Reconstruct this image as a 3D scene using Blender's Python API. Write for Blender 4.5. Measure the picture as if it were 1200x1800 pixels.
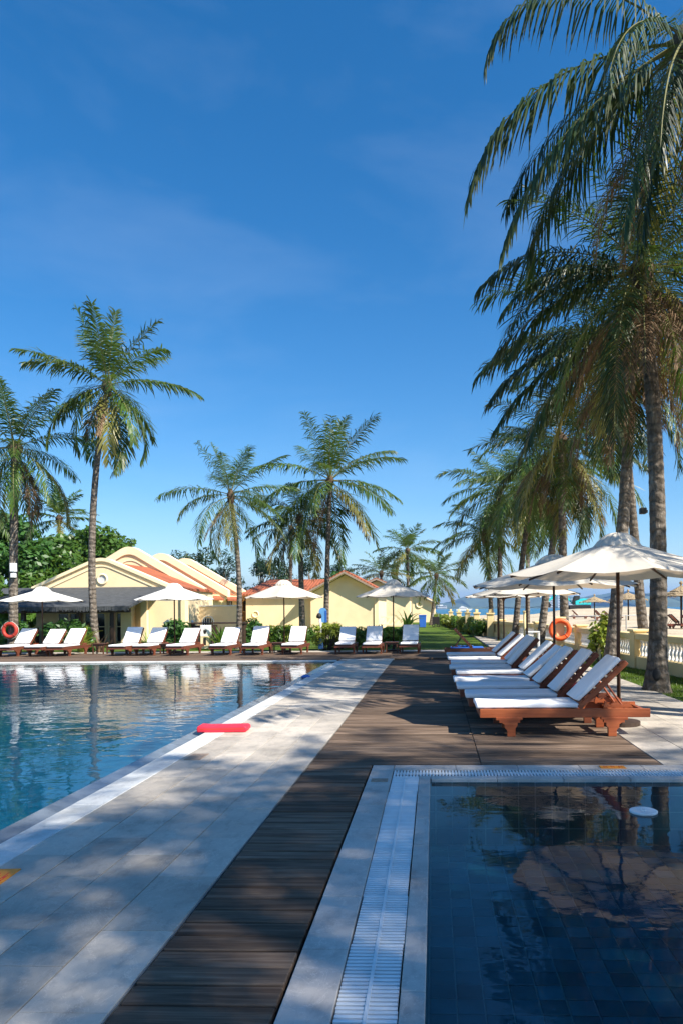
import bpy, bmesh, math, random
import numpy as np
from mathutils import Vector, Matrix
R = math.radians
for o in list(bpy.data.objects): bpy.data.objects.remove(o)
S = bpy.context.scene
COL = S.collection

# ------------------------------------------------------------------ camera
# world: Y runs along the deck, X to the right, metres; camera eye 1.55 m above the deck
F, CX, HY, EYE = 1250.0, 715.0, 1070.4, 1.55
YAW, ROLL = math.atan(47 / 1250), R(.5)
cam = bpy.data.objects.new('camera', bpy.data.cameras.new('camera')); COL.objects.link(cam)
cam.data.sensor_fit = 'VERTICAL'; cam.data.sensor_height = 36; cam.data.sensor_width = 24
cam.data.lens = 36 * F / 1800
cam.data.shift_x = -(CX - 600) / 1800
cam.data.shift_y = (HY - 900) / 1800
cam.data.clip_start = .05; cam.data.clip_end = 40000
rt = Vector((math.cos(YAW), math.sin(YAW), 0)); fw = Vector((-math.sin(YAW), math.cos(YAW), 0)); up = Vector((0, 0, 1))
cx_, cy_ = rt * math.cos(ROLL) - up * math.sin(ROLL), up * math.cos(ROLL) + rt * math.sin(ROLL)
m = Matrix.Identity(4)
for i in range(3):
    m[i][0], m[i][1], m[i][2] = cx_[i], cy_[i], -fw[i]
m[2][3] = EYE
cam.matrix_world = m
S.camera = cam

# ------------------------------------------------------------------ sky, sun, exposure
SUN_EL = R(44)
SUN_DIR = Vector((.84 * math.cos(SUN_EL), -.543 * math.cos(SUN_EL), math.sin(SUN_EL))).normalized()
w = bpy.data.worlds.new('World'); S.world = w; w.use_nodes = True
nt = w.node_tree; N, L = nt.nodes, nt.links
N.clear()
out = N.new('ShaderNodeOutputWorld'); bg = N.new('ShaderNodeBackground'); sky = N.new('ShaderNodeTexSky')
sky.sky_type = 'NISHITA'; sky.sun_disc = False
sky.sun_elevation = SUN_EL; sky.sun_rotation = math.atan2(SUN_DIR.x, SUN_DIR.y)
sky.air_density = 1.0; sky.dust_density = .25; sky.ozone_density = 3.0; sky.altitude = 0
hs = N.new('ShaderNodeHueSaturation'); hs.inputs['Saturation'].default_value = 1.38; hs.inputs['Value'].default_value = 1.04
L.new(sky.outputs[0], hs.inputs['Color'])
# thin high cirrus: noise over the direction, everywhere in the sky
tc = N.new('ShaderNodeTexCoord'); mp = N.new('ShaderNodeMapping'); mp.inputs['Scale'].default_value = (1.2, .8, 3.4); mp.inputs['Location'].default_value = (5.6, 3.1, 1.2)
L.new(tc.outputs['Generated'], mp.inputs['Vector'])
n1 = N.new('ShaderNodeTexNoise'); n1.inputs['Scale'].default_value = 2.6; n1.inputs['Detail'].default_value = 8; n1.inputs['Roughness'].default_value = .58; n1.inputs['Distortion'].default_value = .35
L.new(mp.outputs[0], n1.inputs['Vector'])
cr = N.new('ShaderNodeMapRange'); cr.inputs['From Min'].default_value = .46; cr.inputs['From Max'].default_value = .95; cr.inputs['To Max'].default_value = .11
L.new(n1.outputs[0], cr.inputs['Value'])
mx = N.new('ShaderNodeMix'); mx.data_type = 'RGBA'; mx.inputs[7].default_value = (6.2, 7.0, 8.2, 1)
L.new(cr.outputs[0], mx.inputs[0]); L.new(hs.outputs[0], mx.inputs[6]); L.new(mx.outputs[2], bg.inputs[0])
bg.inputs[1].default_value = .084
L.new(bg.outputs[0], out.inputs[0])
sl = bpy.data.lights.new('sun', 'SUN'); sl.energy = 5.0; sl.angle = R(.53); sl.color = (1, .94, .84)
so = bpy.data.objects.new('sun', sl); COL.objects.link(so)
so.rotation_euler = SUN_DIR.to_track_quat('Z', 'Y').to_euler(); so.location = (30, -20, 40)
S.view_settings.view_transform = 'Standard'; S.view_settings.look = 'None'
S.view_settings.exposure = 1.0; S.view_settings.gamma = 1; S.view_settings.use_curve_mapping = False
S.render.engine = 'CYCLES'
S.cycles.transparent_max_bounces = 24; S.cycles.max_bounces = 8; S.cycles.volume_bounces = 0

rng = random.Random(7)
U = rng.uniform

# ------------------------------------------------------------------ materials
def nodes(name):
    m = bpy.data.materials.new(name); m.use_nodes = True
    t = m.node_tree; b = t.nodes['Principled BSDF']
    return m, t, b
def val(t, op, a, b=None):
    n = t.nodes.new('ShaderNodeMath'); n.operation = op
    for i, v in enumerate((a, b)):
        if v is None: continue
        if isinstance(v, (int, float)): n.inputs[i].default_value = v
        else: t.links.new(v, n.inputs[i])
    return n.outputs[0]
def coords(t, scale=(1, 1, 1), rot=(0, 0, 0), obj=False, rnd=False):
    if obj: c = t.nodes.new('ShaderNodeTexCoord').outputs['Object']
    else: c = t.nodes.new('ShaderNodeNewGeometry').outputs['Position']
    mpn = t.nodes.new('ShaderNodeMapping'); mpn.inputs['Scale'].default_value = scale; mpn.inputs['Rotation'].default_value = rot
    t.links.new(c, mpn.inputs['Vector'])
    if rnd:
        oi = t.nodes.new('ShaderNodeObjectInfo'); cx = t.nodes.new('ShaderNodeCombineXYZ')
        v = val(t, 'MULTIPLY', oi.outputs['Random'], 37.0)
        for i in range(3): t.links.new(v, cx.inputs[i])
        t.links.new(cx.outputs[0], mpn.inputs['Location'])
    return mpn.outputs[0]
def noise(t, vec, scale, detail=4, rough=.55, dist=0):
    n = t.nodes.new('ShaderNodeTexNoise'); n.inputs['Scale'].default_value = scale; n.inputs['Detail'].default_value = detail
    n.inputs['Roughness'].default_value = rough; n.inputs['Distortion'].default_value = dist
    t.links.new(vec, n.inputs['Vector']); return n.outputs[0]
def ramp(t, fac, stops):
    n = t.nodes.new('ShaderNodeValToRGB'); e = n.color_ramp.elements
    while len(e) < len(stops): e.new(.5)
    for i, (p, c) in enumerate(stops): e[i].position = p; e[i].color = (*c, 1)
    t.links.new(fac, n.inputs[0]); return n.outputs[0]
def mixc(t, fac, a, b, mode='MIX'):
    n = t.nodes.new('ShaderNodeMix'); n.data_type = 'RGBA'; n.blend_type = mode
    for i, v in ((0, fac), (6, a), (7, b)):
        if isinstance(v, (int, float)): n.inputs[i].default_value = v
        elif isinstance(v, tuple): n.inputs[i].default_value = (*v, 1)
        else: t.links.new(v, n.inputs[i])
    return n.outputs[2]
def bumpn(t, b, h, strength=.3, dist=.01):
    n = t.nodes.new('ShaderNodeBump'); n.inputs['Strength'].default_value = strength; n.inputs['Distance'].default_value = dist
    t.links.new(h, n.inputs['Height']); t.links.new(n.outputs[0], b.inputs['Normal']); return n.outputs[0]
def objvary(t, col, amt):
    oi = t.nodes.new('ShaderNodeObjectInfo'); h = t.nodes.new('ShaderNodeHueSaturation')
    r = t.nodes.new('ShaderNodeMapRange'); r.inputs['To Min'].default_value = 1 - amt; r.inputs['To Max'].default_value = 1 + amt
    t.links.new(oi.outputs['Random'], r.inputs['Value']); t.links.new(r.outputs[0], h.inputs['Value']); t.links.new(col, h.inputs['Color'])
    return h.outputs[0]
def sc(c, k): return tuple(min(1, v * k) for v in c)
def M(name, c, rough=.6, var=.2, scale=6, detail=5, bump=0, bscale=60, spec=.3, ov=0, vscale=(1, 1, 1), obj=False, bd=.01, metal=0):
    m, t, b = nodes(name)
    v = coords(t, vscale, obj=obj, rnd=obj)
    f = noise(t, v, scale, detail, .6)
    col = ramp(t, f, [(.28, sc(c, 1 - var)), (.5, c), (.74, sc(c, 1 + var))])
    if ov: col = objvary(t, col, ov)
    t.links.new(col, b.inputs['Base Color']); b.inputs['Roughness'].default_value = rough
    b.inputs['Specular IOR Level'].default_value = spec; b.inputs['Metallic'].default_value = metal
    if bump: bumpn(t, b, noise(t, v, bscale, 4), bump, bd)
    return m

def stone_mat(name, c, stain, ov=.1):
    m, t, b = nodes(name)
    v = coords(t)
    f = noise(t, v, 2.1, 8, .62); g_ = noise(t, v, 26, 5, .65)
    col = ramp(t, f, [(.30, sc(c, .58)), (.46, sc(c, .95)), (.60, sc(c, 1.1)), (.78, sc(c, .80))])
    col = mixc(t, val(t, 'MULTIPLY', g_, .35), col, stain)
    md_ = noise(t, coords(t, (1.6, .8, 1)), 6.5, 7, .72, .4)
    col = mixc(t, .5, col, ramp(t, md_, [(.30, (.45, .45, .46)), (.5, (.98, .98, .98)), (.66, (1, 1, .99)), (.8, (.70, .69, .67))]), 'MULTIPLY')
    sp = noise(t, v, 140, 2, .5)
    col = mixc(t, val(t, 'MULTIPLY', val(t, 'GREATER_THAN', sp, .66), .35), col, sc(c, .55))
    # thin wandering veins and scuffs
    vn = noise(t, v, 3.3, 6, .7, 1.5)
    vein = val(t, 'LESS_THAN', val(t, 'ABSOLUTE', val(t, 'SUBTRACT', vn, .5)), .006)
    col = mixc(t, val(t, 'MULTIPLY', vein, .35), col, sc(c, 1.5))
    col = objvary(t, col, ov)
    t.links.new(col, b.inputs['Base Color'])
    rr = t.nodes.new('ShaderNodeMapRange'); rr.inputs['To Min'].default_value = .42; rr.inputs['To Max'].default_value = .75
    t.links.new(f, rr.inputs['Value']); t.links.new(rr.outputs[0], b.inputs['Roughness'])
    b.inputs['Specular IOR Level'].default_value = .35
    bumpn(t, b, val(t, 'ADD', g_, val(t, 'MULTIPLY', noise(t, v, 180, 3), .4)), .22, .004)
    return m
def wood_mat(name, c1, c2, c3, along=0, ov=.2, rough=.55, spec=.35, obj=True, knots=True):
    m, t, b = nodes(name)
    s = [26, 26, 26]; s[along] = 1.3
    v = coords(t, tuple(s), obj=obj, rnd=True)
    f = noise(t, v, 1.0, 7, .66, .6)
    s2 = [5, 5, 5]; s2[along] = 1.1
    f2 = noise(t, coords(t, tuple(s2), obj=obj, rnd=True), 1.0, 4, .6)
    col = ramp(t, f, [(.25, c1), (.5, c2), (.78, c3)])
    if knots: col = mixc(t, ramp(t, f2, [(.50, (0, 0, 0)), (.72, (.65, .65, .65))]), col, sc(c1, .55))
    col = objvary(t, col, ov)
    t.links.new(col, b.inputs['Base Color']); b.inputs['Roughness'].default_value = rough; b.inputs['Specular IOR Level'].default_value = spec
    bumpn(t, b, f, .35, .004)
    return m
def leaf_mat(name, c, tr, ov=.25, var=.35, scale=1.3, trf=.3, rough=.42):
    m = bpy.data.materials.new(name); m.use_nodes = True; t = m.node_tree; b = t.nodes['Principled BSDF']
    f = noise(t, coords(t), scale, 3)
    col = ramp(t, f, [(.3, sc(c, 1 - var)), (.52, c), (.75, sc(c, 1 + var))])
    col = objvary(t, col, ov)
    t.links.new(col, b.inputs['Base Color']); b.inputs['Roughness'].default_value = rough; b.inputs['Specular IOR Level'].default_value = .4
    ts = t.nodes.new('ShaderNodeBsdfTranslucent'); ts.inputs[0].default_value = (*tr, 1)
    ms = t.nodes.new('ShaderNodeMixShader'); ms.inputs[0].default_value = trf
    o = t.nodes['Material Output']
    t.links.new(b.outputs[0], ms.inputs[1]); t.links.new(ts.outputs[0], ms.inputs[2]); t.links.new(ms.outputs[0], o.inputs[0])
    return m
def frond_mat(name, c, tr, dry, ov=.3, trf=.26):
    m = leaf_mat(name, c, tr, ov, .35, .9, trf)
    t = m.node_tree; b = t.nodes['Principled BSDF']
    src = b.inputs['Base Color'].links[0].from_socket
    a = t.nodes.new('ShaderNodeAttribute'); a.attribute_name = 'tip'
    t.links.new(mixc(t, val(t, 'MULTIPLY', a.outputs['Fac'], .5), src, dry), b.inputs['Base Color'])
    return m
def water_mat(name, tint, scale, strength, dist, vscale, patch=.5, lo=.35):
    m = bpy.data.materials.new(name); m.use_nodes = True; t = m.node_tree; t.nodes.remove(t.nodes['Principled BSDF'])
    o = t.nodes['Material Output']
    v = coords(t, vscale)
    h = val(t, 'ADD', noise(t, v, scale, 3, .5, .4), val(t, 'MULTIPLY', noise(t, v, scale * 3.1, 2, .5), .22))
    pt_ = noise(t, coords(t), patch, 3, .5)      # calmer and livelier patches
    mr = t.nodes.new('ShaderNodeMapRange'); mr.inputs['From Min'].default_value = .35; mr.inputs['From Max'].default_value = .68; mr.inputs['To Min'].default_value = lo
    t.links.new(pt_, mr.inputs['Value']); h = val(t, 'MULTIPLY', h, mr.outputs[0])
    bn = t.nodes.new('ShaderNodeBump'); bn.inputs['Strength'].default_value = strength; bn.inputs['Distance'].default_value = dist
    t.links.new(h, bn.inputs['Height'])
    fr = t.nodes.new('ShaderNodeFresnel'); fr.inputs[0].default_value = 1.335; t.links.new(bn.outputs[0], fr.inputs['Normal'])
    tr = t.nodes.new('ShaderNodeBsdfTransparent'); tr.inputs[0].default_value = (*tint, 1)
    gl = t.nodes.new('ShaderNodeBsdfGlossy'); gl.inputs['Roughness'].default_value = .012; t.links.new(bn.outputs[0], gl.inputs['Normal'])
    ms = t.nodes.new('ShaderNodeMixShader')
    t.links.new(fr.outputs[0], ms.inputs[0]); t.links.new(tr.outputs[0], ms.inputs[1]); t.links.new(gl.outputs[0], ms.inputs[2]); t.links.new(ms.outputs[0], o.inputs[0])
    return m
def tile_mat(name, c, grout, size, gw=.05, rough=.35):
    m, t, b = nodes(name)
    br = t.nodes.new('ShaderNodeTexBrick'); br.offset = 0; br.squash = 1
    t.links.new(coords(t, (1 / size,) * 3), br.inputs['Vector'])
    br.inputs['Scale'].default_value = 1; br.inputs['Mortar Size'].default_value = gw; br.inputs['Brick Width'].default_value = 1; br.inputs['Row Height'].default_value = 1
    br.inputs['Color1'].default_value = (*sc(c, .8), 1); br.inputs['Color2'].default_value = (*sc(c, 1.25), 1); br.inputs['Mortar'].default_value = (*grout, 1)
    t.links.new(br.outputs[0], b.inputs['Base Color']); b.inputs['Roughness'].default_value = rough
    return m
def fabric_mat(name, c, tr, trf, rough=.85):
    m = leaf_mat(name, c, tr, ov=.03, var=.05, scale=5, trf=trf, rough=rough)
    t = m.node_tree; b = t.nodes['Principled BSDF']; b.inputs['Specular IOR Level'].default_value = .1
    bumpn(t, b, noise(t, coords(t, (1, 1, 1)), 7, 3), .12, .02)
    return m
def roof_mat(name, c):
    m, t, b = nodes(name)
    v = coords(t)
    f = noise(t, v, 1.2, 5)
    col = ramp(t, f, [(.3, sc(c, .7)), (.5, c), (.75, sc(c, 1.2))])
    wv = t.nodes.new('ShaderNodeTexWave'); wv.inputs['Scale'].default_value = 1.6; wv.bands_direction = 'Y'; wv.inputs['Distortion'].default_value = .3
    t.links.new(v, wv.inputs['Vector'])
    wx = t.nodes.new('ShaderNodeTexWave'); wx.inputs['Scale'].default_value = 1.4; wx.bands_direction = 'X'
    t.links.new(v, wx.inputs['Vector'])
    hh = val(t, 'ADD', wv.outputs[1], wx.outputs[1])
    col = mixc(t, val(t, 'MULTIPLY', wv.outputs[1], .3), col, sc(c, .55))
    t.links.new(col, b.inputs['Base Color']); b.inputs['Roughness'].default_value = .75
    bumpn(t, b, hh, .6, .05)
    return m

MT = dict(
 deck=wood_mat('weathered_deck_wood', (.055, .034, .024), (.148, .102, .072), (.28, .21, .155), 0, .34, .8, .1),
 joist=M('joist_wood', (.02, .015, .012), .8),
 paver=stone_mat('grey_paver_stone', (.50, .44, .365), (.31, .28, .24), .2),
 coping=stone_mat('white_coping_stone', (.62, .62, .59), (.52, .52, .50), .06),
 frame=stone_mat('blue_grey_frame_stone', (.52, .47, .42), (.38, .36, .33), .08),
 grout=M('grout', (.24, .235, .22), .9, .3, 14),
 wet=M('wet_overflow_stone', (.16, .19, .23), .16, .3, 5, spec=.5, bump=.1, bscale=30),
 slat=M('white_plastic_slat', (.70, .72, .72), .4, .06, 12, ov=.06, spec=.4),
 channel=M('dark_channel', (.015, .018, .02), .6),
 teal=M('dark_teal_pool_tile', (.026, .14, .18), .3, .3, 3, ov=.32, spec=.5),
 tgrout=M('pool_tile_grout', (.20, .34, .35), .8, .2, 10),
 tealgrid=tile_mat('small_pool_tile_grid', (.022, .125, .16), (.12, .26, .29), .15, .035),
 bluegrid=tile_mat('main_pool_tile_grid', (.006, .095, .17), (.02, .14, .21), .15, .03),
 water_small=water_mat('still_pool_water', (.78, .94, .96), 3.2, .16, .02, (1, 1.3, 1), .9, .08),
 water_main=water_mat('rippled_pool_water', (.50, .86, .93), 1.7, .31, .035, (1.0, 1.35, 1), .3, .4),
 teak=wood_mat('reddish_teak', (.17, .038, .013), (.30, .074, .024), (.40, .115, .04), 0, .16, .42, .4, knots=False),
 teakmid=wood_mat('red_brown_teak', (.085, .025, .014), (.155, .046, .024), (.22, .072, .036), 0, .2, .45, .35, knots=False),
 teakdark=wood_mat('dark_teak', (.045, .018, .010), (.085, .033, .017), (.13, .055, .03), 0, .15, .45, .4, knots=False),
 cushion=M('white_cushion_cloth', (.80, .80, .80), .9, .05, 3, bump=.35, bscale=5, bd=.03, spec=.1, ov=.03, obj=True),
 cream=fabric_mat('cream_canopy_cloth', (.70, .64, .54), (.74, .56, .38), .24),
 white_can=fabric_mat('white_canopy_cloth', (.76, .74, .69), (.8, .72, .6), .2),
 pole=M('dark_umbrella_wood', (.06, .028, .016), .45, .3, 9, ov=.1, vscale=(3, 3, .4)),
 trunk=None, plaster=None,
 grass=None, sand=None,
 hedge=leaf_mat('broad_leaf', (.045, .115, .022), (.14, .28, .04), .2, .45, 1.2),
 leafb=leaf_mat('bright_leaf', (.075, .16, .022), (.25, .38, .05), .2, .4, 2.2),
 leafy=leaf_mat('yellow_green_leaf', (.19, .24, .03), (.42, .46, .06), .2, .35, 2.2),
 leafd=leaf_mat('dark_needle_leaf', (.032, .066, .026), (.07, .12, .04), .2, .35, .8),
 frond=frond_mat('palm_frond_green', (.046, .094, .014), (.17, .27, .03), (.17, .15, .04), .35, .22),
 frondk=frond_mat('palm_frond_dark', (.024, .050, .011), (.08, .14, .02), (.12, .10, .035), .35, .15),
 frondy=frond_mat('palm_frond_yellow', (.18, .18, .042), (.38, .33, .06), (.28, .17, .07), .25, .3),
 frondd=leaf_mat('palm_frond_dead', (.17, .105, .055), (.22, .13, .06), .25, .3, .9, .2, .7),
 rachis=M('frond_rib', (.16, .15, .045), .5, .2, 4),
 fibre=M('palm_fibre', (.10, .065, .04), .9, .45, 18, bump=.8, bscale=40, bd=.03),
 yellow=None, white=M('white_paint', (.78, .77, .72), .6, .06, 3),
 roof=roof_mat('red_roof_tiles', (.38, .105, .04)),
 slate=M('dark_shingle', (.075, .08, .085), .8, .4, 3.5, bump=.8, bscale=14, bd=.05, vscale=(1, 3, 3)),
 dark=M('dark_interior', (.02, .017, .015), .7),
 glass=M('dark_window_glass', (.02, .025, .03), .08, spec=.6),
 darkwood=M('dark_post_wood', (.05, .03, .02), .6, .3, 8),
 ring=M('orange_ring_vinyl', (.80, .12, .03), .45, .12, 6),
 ringshade=M('shaded_red_ring_vinyl', (.42, .045, .03), .5, .12, 6),  # plain red, darkened in the colour for the shade of its palm
 rope=M('rope', (.7, .66, .58), .8),
 red=M('red_foam', (.72, .03, .055), .5, .1, 7),
 blue=M('blue_plastic', (.03, .12, .45), .4, .1, 5),
 bluel=M('light_blue_board', (.12, .32, .62), .5, .1, 5),
 orange=M('orange_marker', (.75, .26, .02), .6, .15, 30),
 rust=M('rust_marker', (.32, .24, .18), .8, .25, 30),
 redmark=M('red_mark', (.55, .05, .02), .6),
 straw=M('straw_thatch', (.36, .27, .16), .95, .35, 16, bump=1, bscale=30, bd=.06, vscale=(1, 1, .5)),
 turq=M('turquoise_machine_paint', (.03, .50, .52), .4, .08, 3),
 black=M('black_rubber', (.02, .02, .02), .6),
 steel=M('grey_steel', (.35, .36, .37), .4, .1, 8, metal=.6),
 lamp=M('white_lamp_case', (.78, .78, .76), .4),
 pink=M('pink_towel', (.62, .10, .10), .9),
 navy=M('navy_cloth', (.03, .05, .13), .85), skin=M('skin', (.42, .25, .17), .55), denim=M('blue_cloth', (.06, .16, .36), .85), strawhat=M('pale_straw_hat', (.72, .63, .44), .8),
 mount=M('mountain_forest', (.07, .10, .06), .95, .4, .004),
 shore=M('far_shore', (.09, .10, .07), .95, .4, .02),
 farw=M('far_building_white', (.62, .62, .60), .7),
)
# plaster walls
def plaster(name, c, streak):
    m, t, b = nodes(name)
    v = coords(t)
    f = noise(t, v, .9, 6, .6); s = noise(t, coords(t, (2.2, 2.2, .18)), 1.6, 5, .6)
    col = ramp(t, f, [(.3, sc(c, .88)), (.55, c), (.8, sc(c, 1.06))])
    col = mixc(t, val(t, 'MULTIPLY', ramp(t, s, [(.52, (0, 0, 0)), (.8, (1, 1, 1))]), .35), col, streak)
    t.links.new(col, b.inputs['Base Color']); b.inputs['Roughness'].default_value = .88; b.inputs['Specular IOR Level'].default_value = .15
    bumpn(t, b, noise(t, v, 22, 4), .2, .02)
    return m
MT['plaster'] = plaster('cream_plaster', (.92, .71, .43), (.76, .58, .36))
MT['coat'] = plaster('pale_parapet_plaster', (.93, .77, .50), (.76, .62, .4))
MT['yellow'] = plaster('yellow_garden_wall', (.74, .58, .30), (.52, .41, .22))
def trunk_mat():
    m, t, b = nodes('ringed_palm_bark')
    v = coords(t, (1, 1, 1))
    wv = t.nodes.new('ShaderNodeTexWave'); wv.bands_direction = 'Z'; wv.inputs['Scale'].default_value = 1.7; wv.inputs['Distortion'].default_value = 4.5; wv.inputs['Detail'].default_value = 3; wv.inputs['Detail Scale'].default_value = 3
    t.links.new(v, wv.inputs['Vector'])
    f = noise(t, coords(t, (9, 9, 2.5)), 1.6, 6, .65)
    col = ramp(t, f, [(.25, (.06, .048, .038)), (.5, (.145, .120, .096)), (.78, (.27, .235, .195))])
    col = mixc(t, val(t, 'MULTIPLY', ramp(t, wv.outputs[1], [(.0, (1, 1, 1)), (.30, (0, 0, 0))]), .45), col, (.05, .04, .03))
    pa_ = noise(t, coords(t, (5, 5, 3)), 1.3, 7, .7)
    col = mixc(t, ramp(t, pa_, [(.55, (0, 0, 0)), (.66, (.55, .55, .55))]), col, (.36, .33, .28))
    col = objvary(t, col, .18)
    t.links.new(col, b.inputs['Base Color']); b.inputs['Roughness'].default_value = .92; b.inputs['Specular IOR Level'].default_value = .1
    bumpn(t, b, val(t, 'ADD', wv.outputs[1], val(t, 'MULTIPLY', f, 1.2)), .8, .03)
    return m
MT['trunk'] = trunk_mat()
def grass_mat():
    m, t, b = nodes('lawn_grass')
    v = coords(t)
    f = noise(t, v, .55, 6, .62); g_ = noise(t, v, 45, 4, .7)
    col = ramp(t, f, [(.3, (.060, .115, .015)), (.5, (.105, .17, .022)), (.72, (.17, .21, .035))])
    col = mixc(t, val(t, 'MULTIPLY', g_, .55), col, (.035, .07, .012))
    t.links.new(col, b.inputs['Base Color']); b.inputs['Roughness'].default_value = .9; b.inputs['Specular IOR Level'].default_value = .12
    bumpn(t, b, g_, 1, .05)
    return m
MT['grass'] = grass_mat()
def sand_mat():
    m, t, b = nodes('beach_sand')
    v = coords(t)
    f = noise(t, v, .25, 7, .62)
    col = ramp(t, f, [(.3, (.40, .32, .22)), (.5, (.50, .41, .29)), (.75, (.58, .49, .36))])
    t.links.new(col, b.inputs['Base Color']); b.inputs['Roughness'].default_value = .95; b.inputs['Specular IOR Level'].default_value = .1
    bumpn(t, b, val(t, 'ADD', noise(t, v, 1.3, 6, .65), val(t, 'MULTIPLY', noise(t, v, 6, 4), .4)), .9, .18)
    return m
MT['sand'] = sand_mat()
def sea_mat():
    m, t, b = nodes('sea_water')
    v = coords(t, (.05, .2, 1))
    f = noise(t, v, .12, 4)
    col = ramp(t, f, [(.3, (.010, .075, .13)), (.7, (.018, .12, .19))])
    t.links.new(col, b.inputs['Base Color']); b.inputs['Roughness'].default_value = .28
    bumpn(t, b, noise(t, coords(t, (.25, .6, 1)), 1.2, 6), 1, .5)
    return m
MT['sea'] = sea_mat()

# ------------------------------------------------------------------ mesh helpers
class MB:
    def __init__(s): s.v = []; s.f = []
    def add(s, vs, fs):
        o = len(s.v); s.v += [tuple(p) for p in vs]; s.f += [tuple(i + o for i in f) for f in fs]; return s
    def box(s, x0, x1, y0, y1, z0, z1):
        return s.add([(x0, y0, z0), (x1, y0, z0), (x1, y1, z0), (x0, y1, z0), (x0, y0, z1), (x1, y0, z1), (x1, y1, z1), (x0, y1, z1)],
                     [(0, 3, 2, 1), (4, 5, 6, 7), (0, 1, 5, 4), (1, 2, 6, 5), (2, 3, 7, 6), (3, 0, 4, 7)])
    def prism(s, poly, a, b, axis='y'):
        # poly in (u,w); y: (x,z) extruded along y; x: (y,z) along x; z: (x,y) along z
        def P(u, w_, t): return {'y': (u, t, w_), 'x': (t, u, w_), 'z': (u, w_, t)}[axis]
        n = len(poly)
        vs = [P(u, q, a) for u, q in poly] + [P(u, q, b) for u, q in poly]
        fs = [tuple(range(n))[::-1], tuple(range(n, 2 * n))] + [(i, (i + 1) % n, n + (i + 1) % n, n + i) for i in range(n)]
        return s.add(vs, fs)
    def tube(s, pts, rad, n=8, cap=True):
        pts = [Vector(p) for p in pts]; rad = rad if isinstance(rad, (list, tuple)) else [rad] * len(pts)
        vs = []; ref = Vector((0, 0, 1)) if abs((pts[-1] - pts[0]).normalized().z) < .9 else Vector((1, 0, 0))
        for i, p in enumerate(pts):
            t = (pts[min(i + 1, len(pts) - 1)] - pts[max(i - 1, 0)]).normalized()
            a = t.cross(ref).normalized(); b = t.cross(a)
            for k in range(n):
                q = 2 * math.pi * k / n
                vs.append(p + (a * math.cos(q) + b * math.sin(q)) * rad[i])
        fs = [(i * n + k, i * n + (k + 1) % n, (i + 1) * n + (k + 1) % n, (i + 1) * n + k) for i in range(len(pts) - 1) for k in range(n)]
        if cap: fs += [tuple(range(n))[::-1], tuple(range((len(pts) - 1) * n, len(pts) * n))]
        return s.add(vs, fs)
    def lathe(s, prof, n=16, c=(0, 0, 0), cap=True):
        vs = [(c[0] + r * math.cos(2 * math.pi * k / n), c[1] + r * math.sin(2 * math.pi * k / n), c[2] + z) for r, z in prof for k in range(n)]
        fs = [(i * n + k, i * n + (k + 1) % n, (i + 1) * n + (k + 1) % n, (i + 1) * n + k) for i in range(len(prof) - 1) for k in range(n)]
        if cap: fs += [tuple(range(n))[::-1], tuple(range((len(prof) - 1) * n, len(prof) * n))]
        return s.add(vs, fs)
    def torus(s, R0, r0, c=(0, 0, 0), n=28, k=12, axis='y'):
        vs = []
        for i in range(n):
            a = 2 * math.pi * i / n
            for j in range(k):
                b = 2 * math.pi * j / k
                u, q, t = (R0 + r0 * math.cos(b)) * math.cos(a), (R0 + r0 * math.cos(b)) * math.sin(a), r0 * math.sin(b)
                p = (u, t, q) if axis == 'y' else (u, q, t)
                vs.append((p[0] + c[0], p[1] + c[1], p[2] + c[2]))
        fs = [(i * k + j, ((i + 1) % n) * k + j, ((i + 1) % n) * k + (j + 1) % k, i * k + (j + 1) % k) for i in range(n) for j in range(k)]
        return s.add(vs, fs)
    def mesh(s, name, mat=None, smooth=False, bevel=0, seg=1, fix=True):
        me = bpy.data.meshes.new(name); me.from_pydata(s.v, [], s.f); me.update()
        if fix or bevel:
            bm = bmesh.new(); bm.from_mesh(me)
            if bevel: bmesh.ops.bevel(bm, geom=[e for e in bm.edges], offset=bevel, segments=seg, affect='EDGES', profile=.6, clamp_overlap=True)
            bmesh.ops.recalc_face_normals(bm, faces=bm.faces)
            bm.to_mesh(me); bm.free()
        if mat: me.materials.append(mat)
        if smooth: me.polygons.foreach_set('use_smooth', [True] * len(me.polygons))
        return me
def link(name, me, parent=None, loc=(0, 0, 0), rz=0):
    o = bpy.data.objects.new(name, me); COL.objects.link(o); o.location = loc; o.rotation_euler = (0, 0, rz)
    if parent: o.parent = parent
    return o
def tag(o, label, cat, group=None):
    o['label'] = label; o['category'] = cat
    if group: o['group'] = group
    return o
def thing(name, label, cat, loc=(0, 0, 0), rz=0, group=None):
    return tag(link(name, None, None, loc, rz), label, cat, group)
def struct(name, mb, mat, **k):
    o = link(name, mb.mesh(name, mat, **k)); o['kind'] = 'structure'; return o
def part(name, mb, mat, parent, smooth=False, bevel=0, seg=1, loc=(0, 0, 0), fix=True):
    return link(name, mb.mesh(name, mat, smooth, bevel, seg, fix), parent, loc)
def box(*a): return MB().box(*a)

# ------------------------------------------------------------------ ground, beach, sea
WX0, WX1, WY0, WY1 = -2.92, -30.0, -8.0, 21.25     # main pool (x right, x left, near, far)
SX0, SX1, SY0, SY1 = -.05, 3.6, -6.0, 6.48         # small pool water
lawn = MB()
zg = -.06
def quad(mb, x0, x1, y0, y1, z): mb.add([(x0, y0, z), (x1, y0, z), (x1, y1, z), (x0, y1, z)], [(0, 1, 2, 3)])
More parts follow.
